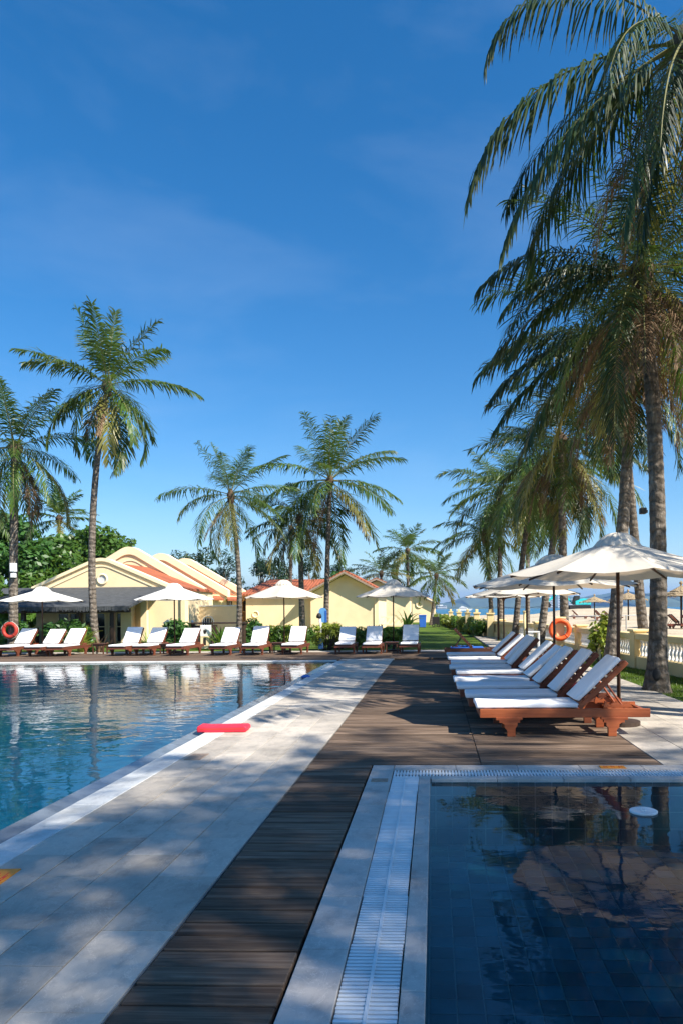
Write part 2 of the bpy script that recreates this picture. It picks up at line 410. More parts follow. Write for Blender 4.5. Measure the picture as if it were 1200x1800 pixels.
# rectangles that leave the two pools open
quad(lawn, -160, WX1 - .02, -60, 300, zg)
quad(lawn, WX1 - .02, -3.24, -60, WY0, zg); quad(lawn, WX1 - .02, -3.24, WY1 + .02, 300, zg)
quad(lawn, -3.24, -2.9, -60, WY0, zg); quad(lawn, -3.24, -2.9, WY1 + .02, 300, zg)
quad(lawn, -2.9, -.42, -60, 300, zg)
quad(lawn, -.42, SX1 + .4, -60, SY0, zg); quad(lawn, -.42, SX1 + .4, 6.87, 105, zg)
quad(lawn, SX1 + .4, 8, -60, 105, zg)
struct('lawn', lawn, MT['grass'], fix=False)

WALL = [(7.4, -8), (6.9, 4), (5.75, 15.9), (5.2, 20), (5.0, 25), (4.6, 30), (3.85, 35), (3.05, 41), (2.35, 52), (1.75, 62), (1.05, 80), (.5, 100)]
def wallx(y):
    for (xa, ya), (xb, yb) in zip(WALL, WALL[1:]):
        if y <= yb: return xa + (xb - xa) * (y - ya) / (yb - ya)
    return WALL[-1][0] - (y - 100) * .02
nz = np.random.default_rng(3)
def beach_z(x, y):
    d = x - wallx(y)
    base = .0 + .006 * max(0, y - 20) * min(1, d / 14 + .15)
    base = min(base, .42)
    # bulldozed mound
    base += 1.15 * math.exp(-((x - 28.5) / 6.5) ** 2 - ((y - 99) / 10) ** 2) + .75 * math.exp(-((x - 20) / 5) ** 2 - ((y - 103) / 9) ** 2)
    base += .05 * math.sin(x * .9 + y * .13) * math.sin(y * .31 + x * .2) * min(1, d / 4)
    k = (d - 0) / 1.0
    shore = 118 - .05 * x if x < 80 else 114
    if y > shore: base -= (y - shore) * .06
    dx = d - 62
    if dx > 0: base -= dx * .05
    return base
bm_ = MB(); ys = [-40, -20, -8, 0, 6, 10] + list(np.arange(12, 60, 2.0)) + list(np.arange(60, 150, 2.5)) + [160, 180]
ds = [.1, .5, 1, 2, 3, 4, 5, 6.5, 8, 10] + list(np.arange(12, 60, 2.0)) + [64, 68, 74, 82, 92, 110]
for y in ys:
    for d in ds:
        x = wallx(y) + d; bm_.v.append((x, y, beach_z(x, y) if d > .2 else .0))
nd = len(ds)
bm_.f = [(i * nd + j, i * nd + j + 1, (i + 1) * nd + j + 1, (i + 1) * nd + j) for i in range(len(ys) - 1) for j in range(nd - 1)]
struct('beach', bm_, MT['sand'], smooth=True)
sea = MB(); quad(sea, -9000, 12000, -3000, 15000, -1.3)
struct('sea', sea, MT['sea'], fix=False)

def ridge(name, x0, x1, y, prof, seed, depth=900):
    r_ = np.random.default_rng(seed); nx, ny = 90, 9
    ph = r_.uniform(0, 6.28, 12); mb = MB()
    for i in range(nx):
        u = i / (nx - 1); x = x0 + (x1 - x0) * u
        h = np.interp(u, [p[0] for p in prof], [p[1] for p in prof])
        h *= 1 + .10 * math.sin(u * 40 + ph[0]) + .07 * math.sin(u * 83 + ph[1]) + .05 * math.sin(u * 151 + ph[2])
        for j in range(ny):
            v = j / (ny - 1); q = math.sin(v * math.pi) ** .8
            mb.v.append((x + 60 * math.sin(v * 7 + i * .7), y + (v - .5) * depth * 2, -3 + h * q * (1 + .12 * math.sin(u * 60 + v * 9 + ph[3]))))
    mb.f = [(i * ny + j, (i + 1) * ny + j, (i + 1) * ny + j + 1, i * ny + j + 1) for i in range(nx - 1) for j in range(ny - 1)]
    return struct(name, mb, MT['mount'], smooth=True)
ridge('mountain', -600, 2900, 6000, [(0, 5), (.12, 20), (.18, 48), (.23, 80), (.27, 112), (.33, 128), (.40, 100), (.5, 90), (.6, 110), (.7, 85), (.85, 110), (1, 60)], 1)
ridge('mountain', 1100, 4200, 5200, [(0, 20), (.08, 90), (.16, 120), (.22, 105), (.27, 170), (.33, 200), (.42, 190), (.55, 150), (.8, 180), (1, 60)], 5)
ridge('far_shore', -200, 900, 3600, [(0, 8), (.2, 12), (.5, 10), (.8, 12), (1, 6)], 9, 300)

# ------------------------------------------------------------------ main pool
b_ = MB()
zf = -1.25
b_.add([(WX1, WY0, zf), (-3.1, WY0, zf), (-3.1, WY1, zf), (WX1, WY1, zf), (WX1, WY0, -.02), (-3.1, WY0, -.02), (-3.1, WY1, -.02), (WX1, WY1, -.02)],
       [(0, 1, 2, 3), (0, 4, 5, 1), (1, 5, 6, 2), (2, 6, 7, 3), (3, 7, 4, 0)])
struct('pool_basin', b_, MT['bluegrid'], fix=False)
wm = MB(); quad(wm, WX1, -3.1, WY0, WY1 - .005, -.022)
struct('pool_water', wm, MT['water_main'], fix=False)
# sloping overflow lip made of separate stones
lip = struct('overflow_lip', box(-3.135, -2.9, WY0, WY1 - .3, -.3, -.085), MT['channel'])
lm = MB().prism([(-3.125, -.012), (-2.945, -.052), (-2.945, -.09), (-3.125, -.09)], -.448, .448).mesh('lip_stone', MT['wet'], bevel=.004)
y = WY0 + .5; i = 0
while y < WY1 - .2:
    if y > 2: link('lip_stone', lm, lip, (0, y, U(-.001, .001)))
    y += .9
lipn = box(-3.125, -2.945, WY0, 2.2, -.09, -.03); part('lip_edge', lipn, MT['wet'], lip)

# ------------------------------------------------------------------ paving beside the main pool
pav = struct('poolside_paving', box(-2.91, -1.262, -4, 22.4, -.05, -.007), MT['grout'])
cm = box(-.1275, .1275, -.297, .297, -.05, .002).mesh('coping_stone', MT['coping'], bevel=.004)
y = 2.3
while y < 21.3:
    link('coping_stone', cm, pav, (-2.787, y, U(-.0015, .0015))); y += .6
rows = [(-2.655, .34), (-2.312, .34), (-1.969, .34), (-1.626, .358)]
for ri, (x0, wd) in enumerate(rows):
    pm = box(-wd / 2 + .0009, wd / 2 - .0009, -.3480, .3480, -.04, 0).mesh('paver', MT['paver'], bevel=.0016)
    y = 2.0 + (ri % 2) * .35
    while y < 22.2:
        o = link('paver', pm, pav, (x0 + wd / 2, y, U(-.0018, .0018))); o.rotation_euler = (U(-.002, .002), U(-.003, .003), 0); y += .70
# far edge of the main pool: coping
fc = struct('far_pool_coping', box(-30, -2.93, 21.24, 21.58, -.2, -.012), MT['grout'])
fm = box(-.445, .445, -.165, .165, -.05, .012).mesh('coping_stone', MT['coping'], bevel=.005)
x = -29.5
while x < -3.2:
    link('coping_stone', fm, fc, (x, 21.42, 0)); x += .9

# ------------------------------------------------------------------ timber deck
def plank_mesh(x0, x1, wd=.1345, b=.005):
    return box(x0, x1, -wd / 2, wd / 2, -.035, 0).mesh('plank', MT['deck'], bevel=b)
deck = struct('timber_deck', box(-1.25, -.625, -3, 7.05, -.2, -.05).box(-1.25, 2.225, 7.055, 22.4, -.2, -.05), MT['joist'])
pa = plank_mesh(-1.252, -.63); pb = plank_mesh(-1.252, .452); pc = plank_mesh(.458, 2.226)
y = 1.95
while y < 7.0:
    o = link('plank', pa, deck, (0, y, U(-.002, .002))); o.rotation_euler.y = U(-.002, .002); y += .148
y = 7.128
while y < 21.5:
    for q in (pb, pc):
        o = link('plank', q, deck, (0, y, U(-.002, .002))); o.rotation_euler.y = U(-.001, .001)
    y += .148
part('plank_field', box(-1.252, -.63, -3, 1.86, -.035, -.002), MT['deck'], deck)
# deck across the far end of the pool
fd = struct('far_deck', box(-30, 2.23, 22.45, 25.9, -.2, -.05).box(-30, -3, 21.6, 22.44, -.2, -.05), MT['joist'])
y = 21.68
pf = box(-30, -2.96, -.071, .071, -.035, 0).mesh('plank', MT['deck']); pg = box(-30, 2.23, -.071, .071, -.035, 0).mesh('plank', MT['deck'])
while y < 25.9:
    link('plank', pf if y < 22.5 else pg, fd, (0, y, U(-.003, .003))); y += .148
far_path = struct('stone_path', box(-30, 2.23, 25.95, 27.0, -.2, -.012), MT['paver'])

# ------------------------------------------------------------------ stone path on the right
path = struct('seaside_path', box(2.235, 4.05, 7.06, 40, -.2, -.008), MT['grout'])
pm = box(-.2235, .2235, -.2985, .2985, -.04, 0).mesh('paver', MT['paver'], bevel=.003)
for r_ in range(4):
    y = 7.37 + (r_ % 2) * .30
    while y < 34:
        link('paver', pm, path, (2.46 + r_ * .452, y, U(-.002, .002))); y += .60
part('paver_field', box(2.24, 4.045, 34.5, 40, -.05, -.002), MT['paver'], path)

# ------------------------------------------------------------------ small pool: frame, gratings, basin, water
fr = struct('small_pool_surround', box(-.615, -.402, -6, 7.045, -.4, -.02).box(-.4, 4.2, 6.852, 7.045, -.4, -.02), MT['grout'])
so_ = box(-.105, .105, -.298, .298, -.05, .001).mesh('frame_stone', MT['frame'], bevel=.003)
y = 6.53
link('frame_stone', box(-.105, .105, -.098, .098, -.05, .001).mesh('frame_stone', MT['frame'], bevel=.003), fr, (-.508, 6.945, 0))
while y > .5:
    link('frame_stone', so_, fr, (-.508, y, U(-.001, .001))); y -= .6
st = box(-.298, .298, -.096, .096, -.05, .001).mesh('frame_stone', MT['frame'], bevel=.003)
x = -.10
while x < 4:
    link('frame_stone', st, fr, (x, 6.949, U(-.001, .001))); x += .6
ie = struct('inner_pool_edge', box(-.148, -.052, -6, 6.48, -.9, -.04).box(-.05, 4.2, 6.482, 6.598, -.9, -.04), MT['grout'])
si = box(-.048, .052, -.298, .298, -.05, .0).mesh('edge_stone', MT['frame'], bevel=.004)
y = 6.28
link('edge_stone', box(-.048, .052, 0, .118, -.05, 0).mesh('edge_stone', MT['frame'], bevel=.004), ie, (-.1, 6.482, 0))
y = 6.18
while y > .5:
    link('edge_stone', si, ie, (-.1, y, U(-.001, .001))); y -= .6
sj = box(-.298, .298, -.056, .058, -.05, 0).mesh('edge_stone', MT['frame'], bevel=.004)
x = .26
while x < 4:
    link('edge_stone', sj, ie, (x, 6.538, U(-.001, .001))); x += .6
struct('drain_channel', box(-.401, -.149, -6, 6.6, -.4, -.1).box(-.401, 4.2, 6.6, 6.851, -.4, -.1), MT['channel'])
sm = box(-.121, .121, -.0088, .0088, -.03, 0).mesh('slat', MT['slat'], bevel=.0025)
gr = thing('drain_grating', 'white slatted drain grating running along left side of small pool', 'drain grating', (-.275, 4.4, 0))
y = 6.58; i = 0
wob = 0
while y > 1.6:
    if i % 18 == 0: wob = U(-.006, .006)
    o = link('slat', sm, gr, (wob * .5, y - 4.4, -.004 + wob * .3)); o.rotation_euler = (0, wob * .5, wob + U(-.004, .004)); y -= .0305; i += 1
part('connecting_rod', box(-.007, .007, -2.8, 2.19, -.022, .0005), MT['slat'], gr)
gt = thing('drain_grating', 'white slatted drain grating along far end of small pool', 'drain grating', (1.5, 6.725, 0))
sm2 = box(-.0088, .0088, -.12, .12, -.03, 0).mesh('slat', MT['slat'], bevel=.0025)
x = -.385; i = 0
while x < 3.9:
    if i % 20 == 0: wob = U(-.005, .005)
    o = link('slat', sm2, gt, (x - 1.5, wob * .6, -.004 + wob * .3)); o.rotation_euler.z = wob + U(-.004, .004); x += .0305; i += 1
part('connecting_rod', box(-1.88, 2.4, -.007, .007, -.022, .0005), MT['slat'], gt)
ZF = -.60
bs = MB()
bs.add([(SX0, SY0, ZF - .01), (SX1, SY0, ZF - .01), (SX1, SY1, ZF - .01), (SX0, SY1, ZF - .01)], [(0, 1, 2, 3)])
bas = struct('small_pool_floor', bs, MT['tgrout'], fix=False)
tm = box(-.0710, .0710, -.0710, .0710, -.008, 0).mesh('floor_tile', MT['teal'], bevel=.002)
for i in range(15):
    for j in range(20):
        o = link('floor_tile', tm, bas, (.03 + i * .15, 6.40 - j * .15, ZF + U(-.001, .001)))
rest = MB()
for i in range(24):
    for j in range(82):
        if i < 15 and j < 20: continue
        x, y = .03 + i * .15, 6.40 - j * .15
        rest.box(x - .0715, x + .0715, y - .0715, y + .0715, ZF - .008, ZF)
o = part('tile_field', rest, MT['teal'], bas, fix=False); o['kind'] = 'stuff'
wl = MB(); wl.add([(SX0, SY0, ZF), (SX0, SY1, ZF), (SX0, SY1, -.03), (SX0, SY0, -.03)], [(0, 1, 2, 3)])
wl.add([(SX0, SY1, ZF), (SX1, SY1, ZF), (SX1, SY1, -.03), (SX0, SY1, -.03)], [(0, 1, 2, 3)])
wl.add([(SX1, SY0, ZF), (SX1, SY1, ZF), (SX1, SY1, -.03), (SX1, SY0, -.03)], [(0, 1, 2, 3)])
wl.add([(SX0, SY0, ZF), (SX1, SY0, ZF), (SX1, SY0, -.03), (SX0, SY0, -.03)], [(0, 1, 2, 3)])
mg = MT['tealgrid'].copy(); mg.name = 'small_pool_wall_grid'
for n in mg.node_tree.nodes:
    if n.type == 'MAPPING': n.inputs['Rotation'].default_value = (R(90), 0, 0)
struct('small_pool_wall', wl, mg, fix=False)
ws = MB(); quad(ws, SX0 - .002, SX1, SY0, SY1 + .002, -.035)
struct('small_pool_water', ws, MT['water_small'], fix=False)
quadr = MB(); quad(quadr, SX1, 4.05, -6, 6.48, -.005); struct('poolside_kerb', quadr, MT['paver'], fix=False)

# ------------------------------------------------------------------ garden wall with balusters
def wall_section(a, b, label, nb, far=False):
    a, b = Vector((*a, 0)), Vector((*b, 0)); d = b - a; Ls = d.length; rz = math.atan2(d.y, d.x)
    t = thing('garden_wall', label, 'wall', a, rz, 'sections of the garden wall')
    part('plinth', box(.17, Ls - .17, -.13, .13, -.1, .26), MT['yellow'], t, bevel=.01)
    part('rail', box(.165, Ls - .165, -.16, .16, .70, .86), MT['yellow'], t, bevel=.015)
    p = MB().box(-.17, .17, -.17, .17, -.1, .90); part('pillar', p, MT['yellow'], t, bevel=.01)
    part('pillar_cap', MB().box(-.22, .22, -.22, .22, .902, .97), MT['yellow'], t, bevel=.015)
    if nb:
        bal = MB().lathe([(.055, .261), (.055, .30), (.03, .33), (.062, .42), (.05, .50), (.028, .56), (.028, .60), (.055, .64), (.055, .699)], 10).mesh('baluster', MT['white'], smooth=True)
        for k in range(nb):
            link('baluster', bal, t, (.17 + (Ls - .34) * (k + .5) / nb, 0, 0))
    else:
        part('panel', box(.165, Ls - .165, -.05, .05, .262, .698), MT['yellow'], t)
    return t
secs = []
ypts = [9.0, 12.3, 15.6, 18.9, 22.0, 24.6, 27.6, 30.8, 34, 37.4, 41, 46, 52, 58, 66, 76, 88]
desc = ['nearest the small pool, right of frame', 'behind the near palm trunk with hollow', 'white balusters beside the second palm trunk', 'white balusters left of the leafy wall shrub',
        'right behind the post with the orange life ring', 'just past the orange life ring', 'third beyond the orange life ring', 'beside leaning palm trunks', 'behind the far umbrella poles',
        'where the wall starts to bend', 'at the far end of the row of loungers', 'first one with hedges in front', 'behind second hedge', 'behind third hedge', 'near the white boat', 'farthest along the lawn']
for i, (ya, yb) in enumerate(zip(ypts, ypts[1:])):
    L_ = yb - ya
    wall_section((wallx(ya), ya), (wallx(yb), yb), 'yellow garden wall section ' + desc[i], int(L_ / .2) if yb < 36 else 0)

# ------------------------------------------------------------------ loungers
from mathutils import noise as mn
def lounger_proto(TK, ang, sd):
    P = {}
    # x: foot 0 -> head 2.04
    P['side_rail'] = [(box(0, 2.04, sy * .315 - .016, sy * .315 + .016, .225, .33).mesh('side_rail', TK, bevel=.004), 0) for sy in (-1, 1)]
    def legpoly(cx, flip):
        pts = [(-.17, .228), (.15, .228), (.15, .20), (.12, .20), (.12, .165), (.09, .165), (.09, .13), (.065, .10), (.065, .0), (-.035, 0), (-.035, .075), (-.065, .105), (-.065, .14), (-.10, .165), (-.13, .165), (-.13, .195), (-.17, .195)]
        return [(cx + (u if not flip else -u), q) for u, q in pts]
    P['leg'] = []
    for cx, fl in ((.36, 0), (1.60, 1)):
        for sy in (-1, 1):
            P['leg'].append((MB().prism(legpoly(cx, fl), sy * .315 - .028, sy * .315 + .028).mesh('leg', TK, bevel=.003), 0))
    P['crossbar'] = [(box(x, x + .05, -.299, .299, .235, .30).mesh('crossbar', TK), 0) for x in (.0, .36, 1.18, 1.6, 1.98)]
    P['seat_slat'] = [(box(.06 + k * .145, .06 + k * .145 + .085, -.299, .299, .302, .322).mesh('seat_slat', TK), 0) for k in range(8)]
    a = R(ang); ca, sa = math.cos(a), math.sin(a); px, pz = 1.20, .335
    def bk(u, v): return (px + u * ca - v * sa, pz + u * sa + v * ca)
    P['back_rail'] = []
    for sy in (-1, 1):
        P['back_rail'].append((MB().prism([bk(0, -.035), bk(.80, -.035), bk(.80, .03), bk(0, .03)], sy * .27 - .018, sy * .27 + .018).mesh('back_rail', TK, bevel=.006), 0))
    P['back_slat'] = [(MB().prism([bk(.03 + k * .098, .031), bk(.095 + k * .098, .031), bk(.095 + k * .098, .05), bk(.03 + k * .098, .05)], -.295, .295).mesh('back_slat', TK), 0) for k in range(8)]
    P['prop'] = [(MB().tube([(bk(.45, -.03)[0], sy * .2, bk(.45, -.03)[1]), (1.78, sy * .2, .29)], .014, 6).mesh('prop', TK), 0) for sy in (-1, 1)]
    P['prop_board'] = [(MB().prism([(1.5, .332), (1.86, .332), (1.80, .40), (1.72, .36), (1.66, .41), (1.58, .365), (1.52, .41)], sy * .24 - .02, sy * .24 + .02).mesh('prop_board', TK), 0) for sy in (-1, 1)]
    def cush(poly, nm):
        me = MB().prism(poly, -.285, .285).mesh(nm, None, True, bevel=.022, seg=3)
        bm = bmesh.new(); bm.from_mesh(me)
        bmesh.ops.subdivide_edges(bm, edges=[e for e in bm.edges if e.calc_length() > .2], cuts=11, use_grid_fill=True)
        bm.normal_update()
        for v in bm.verts:
            q = v.co * 4.2 + Vector((sd * 7.3, len(nm) * 3.1, 0))
            v.co += v.normal * (.006 * mn.noise(q) + .003 * mn.noise(q * 3.3) - .010 * math.exp(-((v.co.y) / .012) ** 2) * 0)
        bm.to_mesh(me); bm.free(); me.materials.append(MT['cushion'])
        me.polygons.foreach_set('use_smooth', [True] * len(me.polygons))
        return me
    seat = [(-.04, .332), (1.245, .332), (1.22, .395), (-.04, .395)]
    back = [bk(.055, .052), bk(.77, .052), bk(.77, .112), bk(.03, .112)]
    P['seat_cushion'] = [(cush(seat, 'seat_cushion'), 0)]
    P['back_cushion'] = [(cush(back, 'back_cushion'), 0)]
    return P
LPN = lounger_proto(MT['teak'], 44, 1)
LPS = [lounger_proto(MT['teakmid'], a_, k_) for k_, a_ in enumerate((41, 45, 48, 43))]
LK = [0]
def lounger(label, loc, rz, group, skip=()):
    t = thing('sun_lounger', label, 'sun lounger', loc, rz, group)
    LK[0] += 1
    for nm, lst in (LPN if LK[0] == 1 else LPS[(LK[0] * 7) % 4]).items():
        if nm in skip: continue
        for me, _ in lst: link(nm, me, t)
    return t
ord_ = ['nearest', 'second', 'third', 'fourth', 'fifth', 'sixth', 'seventh', 'eighth', 'ninth', 'tenth']
near_y = [8.62, 9.62, 10.68, 11.66, 13.05, 14.2, 15.45, 16.75, 18.3]
dx = [.54, .46, .38, .36, .44, .34, .40, .36, .36]
for i, (yy, xx) in enumerate(zip(near_y, dx)):
    lab = ('orange-brown wooden lounger with white cushion, nearest the small pool' if i == 0 else f'{ord_[i]} white-cushioned wooden lounger from the small pool, in the right-hand row')
    lounger(lab, (xx, yy + .33, .0), U(-.012, .012), 'loungers along the right side of the deck')
# bare dark lounger facing the other way at the end of that row
t = lounger('bare dark lounger without cushion, at lawn end of the right-hand row', (2.35, 22.0, 0), R(180), 'loungers along the right side of the deck', skip=('seat_cushion', 'back_cushion'))
for ch in t.children:
    ch.data = ch.data.copy(); ch.data.materials.clear(); ch.data.materials.append(MT['teakdark'])
far_x = [-14.95, -13.85, -13.08, -10.95, -10.12, -8.87, -7.38, -6.25, -4.93, -3.12, -2.16, -.88]
far_lab = ['leftmost lounger of the far row, below the red life ring', 'second lounger from left across the pool', 'lounger beside the spiky green plant across the pool', 'lounger just right of the tall pale palm trunk across the pool',
           'lounger in front of the plaster pillar across the pool', 'lounger in front of the stooping person across the pool', 'lounger in front of the white plaque pedestal across the pool', 'lounger left of the sunlit middle umbrella across the pool',
           'lounger right of the sunlit middle umbrella across the pool', 'leftmost of the three partly shaded loungers before the yellow gable', 'middle of the three partly shaded loungers before the yellow gable', 'lounger right of the shaded umbrella, by the open lawn']
for i, x in enumerate(far_x):
    lounger('white-cushioned wooden ' + far_lab[i], (x, 24.15 + U(-.1, .1) + (.25 if i > 8 else 0), 0), R(90) + U(-.03, .03), 'loungers across the far end of the pool')

# side tables between the loungers
def side_table(label, loc, rz=0, dark=False):
    t = thing('side_table', label, 'table', loc, rz, 'low side tables between loungers')
    mt = MT['teakdark']
    part('table_top', box(-.24, .24, -.2, .2, .36, .39), mt, t, bevel=.005)
    part('apron', box(-.2, .2, -.16, .16, .30, .358), mt, t)
    for sx in (-1, 1):
        for sy in (-1, 1): part('leg', box(sx * .19 - .02, sx * .19 + .02, sy * .15 - .02, sy * .15 + .02, 0, .30), mt, t)
    return t
side_table('dark side table between the second and third right-row loungers', (1.9, 10.47, 0))
side_table('dark side table beside fifth right-row lounger', (1.8, 12.66, 0))
side_table('dark side table between sixth and seventh right-row loungers', (1.75, 15.05, 0))
side_table('dark side table under the shaded umbrella across the pool', (-1.50, 25.2, 0))
side_table('dark side table under the sunlit middle umbrella', (-5.56, 25.3, 0))
side_table('dark side table left of the tall pale palm trunk across the pool', (-12.2, 25.6, 0))
side_table('dark side table between pairs of loungers under second umbrella', (-9.6, 25.3, 0))
tw = MB().box(-.16, .16, -.11, .11, .391, .44); tw.box(-.15, .12, -.10, .10, .44, .475)
tag(link('towel', tw.mesh('towel', MT['pink'], True, bevel=.018, seg=2), None, (1.92, 10.47, 0)), 'folded pink towel on dark side table by second lounger', 'towel')
tw = MB().box(-.5, .5, -.28, .28, .33, .37); tw.box(-.3, .2, -.2, .25, .37, .40)
tag(link('towel', tw.mesh('towel', MT['blue'], True, bevel=.015, seg=2), None, (1.0, 22.0, 0)), 'blue towel spread on the bare dark lounger', 'towel')

# ------------------------------------------------------------------ parasols
def parasol(label, x, y, r, za, ze, mat, zrot=0, lean=(0, 0), base=True, ox=0):
    t = thing('parasol', label, 'umbrella', (x, y, 0), zrot, 'canvas parasols')
    n = 8; can = MB(); rings = 7
    per = n * 4
    for q in range(rings + 1):
        u = q / rings
        for k in range(per):
            a = 2 * math.pi * k / per; kk = k % 4
            oct_ = math.cos(math.pi / n) / math.cos((a % (2 * math.pi / n)) - math.pi / n)
            sag = .05 * u * math.sin(kk / 4 * math.pi)
            rr = r * (.05 + .95 * u) * oct_
            z = za + (ze - za) * (u ** .93) - sag
            can.v.append((rr * math.cos(a), rr * math.sin(a), z))
    can.f = [(q * per + k, q * per + (k + 1) % per, (q + 1) * per + (k + 1) % per, (q + 1) * per + k) for q in range(rings) for k in range(per)]
    part('canopy', can, mat, t, smooth=False)
    # gathered vent cap
    cap = MB(); pc_ = 32
    for q in range(5):
        u = q / 4
        for k in range(pc_):
            a = 2 * math.pi * k / pc_; pl = 1 + (.05 * (k % 2) - .02) * (.4 + u)
            rr = (.02 + .32 * u ** .75) * pl * r / 1.6
            cap.v.append((rr * math.cos(a), rr * math.sin(a), za + .085 - .19 * u ** 1.7 + .014 * (k % 2)))
    cap.f = [(q * pc_ + k, q * pc_ + (k + 1) % pc_, (q + 1) * pc_ + (k + 1) % pc_, (q + 1) * pc_ + k) for q in range(4) for k in range(pc_)]
    cap.f.append(tuple(range(pc_))[::-1])
    part('vent_cap', cap, mat, t)
    for k in range(n):
        a = 2 * math.pi * k / n
        c_, s_ = math.cos(a), math.sin(a)
        rb = MB().tube([(.05 * c_, .05 * s_, za - .045), (r * .5 * c_, r * .5 * s_, za + (ze - za) * .53 - .035), (r * .985 * c_, r * .985 * s_, ze - .03)], .016, 5)
        part('rib', rb, MT['pole'], t)
        stt = MB().tube([(.04 * c_, .04 * s_, za - .36), (r * .52 * c_, r * .52 * s_, za + (ze - za) * .55 - .04)], .012, 5)
        part('strut', stt, MT['pole'], t)
    part('pole', MB().tube([(0, 0, .03), (lean[0] * .5, lean[1] * .5, 1.3), (lean[0], lean[1], za - .01)], .024, 10), MT['pole'], t, smooth=True)
    part('hub', MB().lathe([(.03, za - .42), (.05, za - .40), (.05, za - .33), (.03, za - .31)], 10), MT['pole'], t)
    if base: part('base', MB().lathe([(.27, 0), (.27, .05), (.06, .07), (.045, .22), (.025, .22)], 20), MT['darkwood'], t)
    return t
parasol('large cream parasol with gathered vent cap, nearest on the right', 2.43, 9.5, 1.44, 2.44, 1.99, MT['cream'], R(2))
parasol('cream parasol just behind the nearest right-hand one', 2.35, 14.05, 1.66, 2.50, 1.98, MT['cream'], R(14))
parasol('cream parasol third along the right row, mostly hidden by nearer ones', 2.28, 17.6, 1.35, 2.24, 1.90, MT['cream'], R(4))
parasol('cream parasol farthest along the right row, mostly hidden', 2.2, 22.6, 1.25, 2.2, 1.92, MT['cream'], R(11))
parasol('white parasol at far left, before the dark porch roof', -14.74, 26.3, 1.52, 2.42, 1.98, MT['white_can'], R(5))
parasol('white parasol second from left, before the plaster pillars', -9.69, 26.3, 1.46, 2.50, 1.99, MT['white_can'], R(10))
parasol('cream parasol in the middle, before the red tiled roof', -5.56, 26.3, 1.46, 2.58, 2.03, MT['cream'], R(2))
parasol('grey shaded parasol before the yellow gable wall', -1.50, 26.3, 1.38, 2.56, 2.03, MT['cream'], R(7))

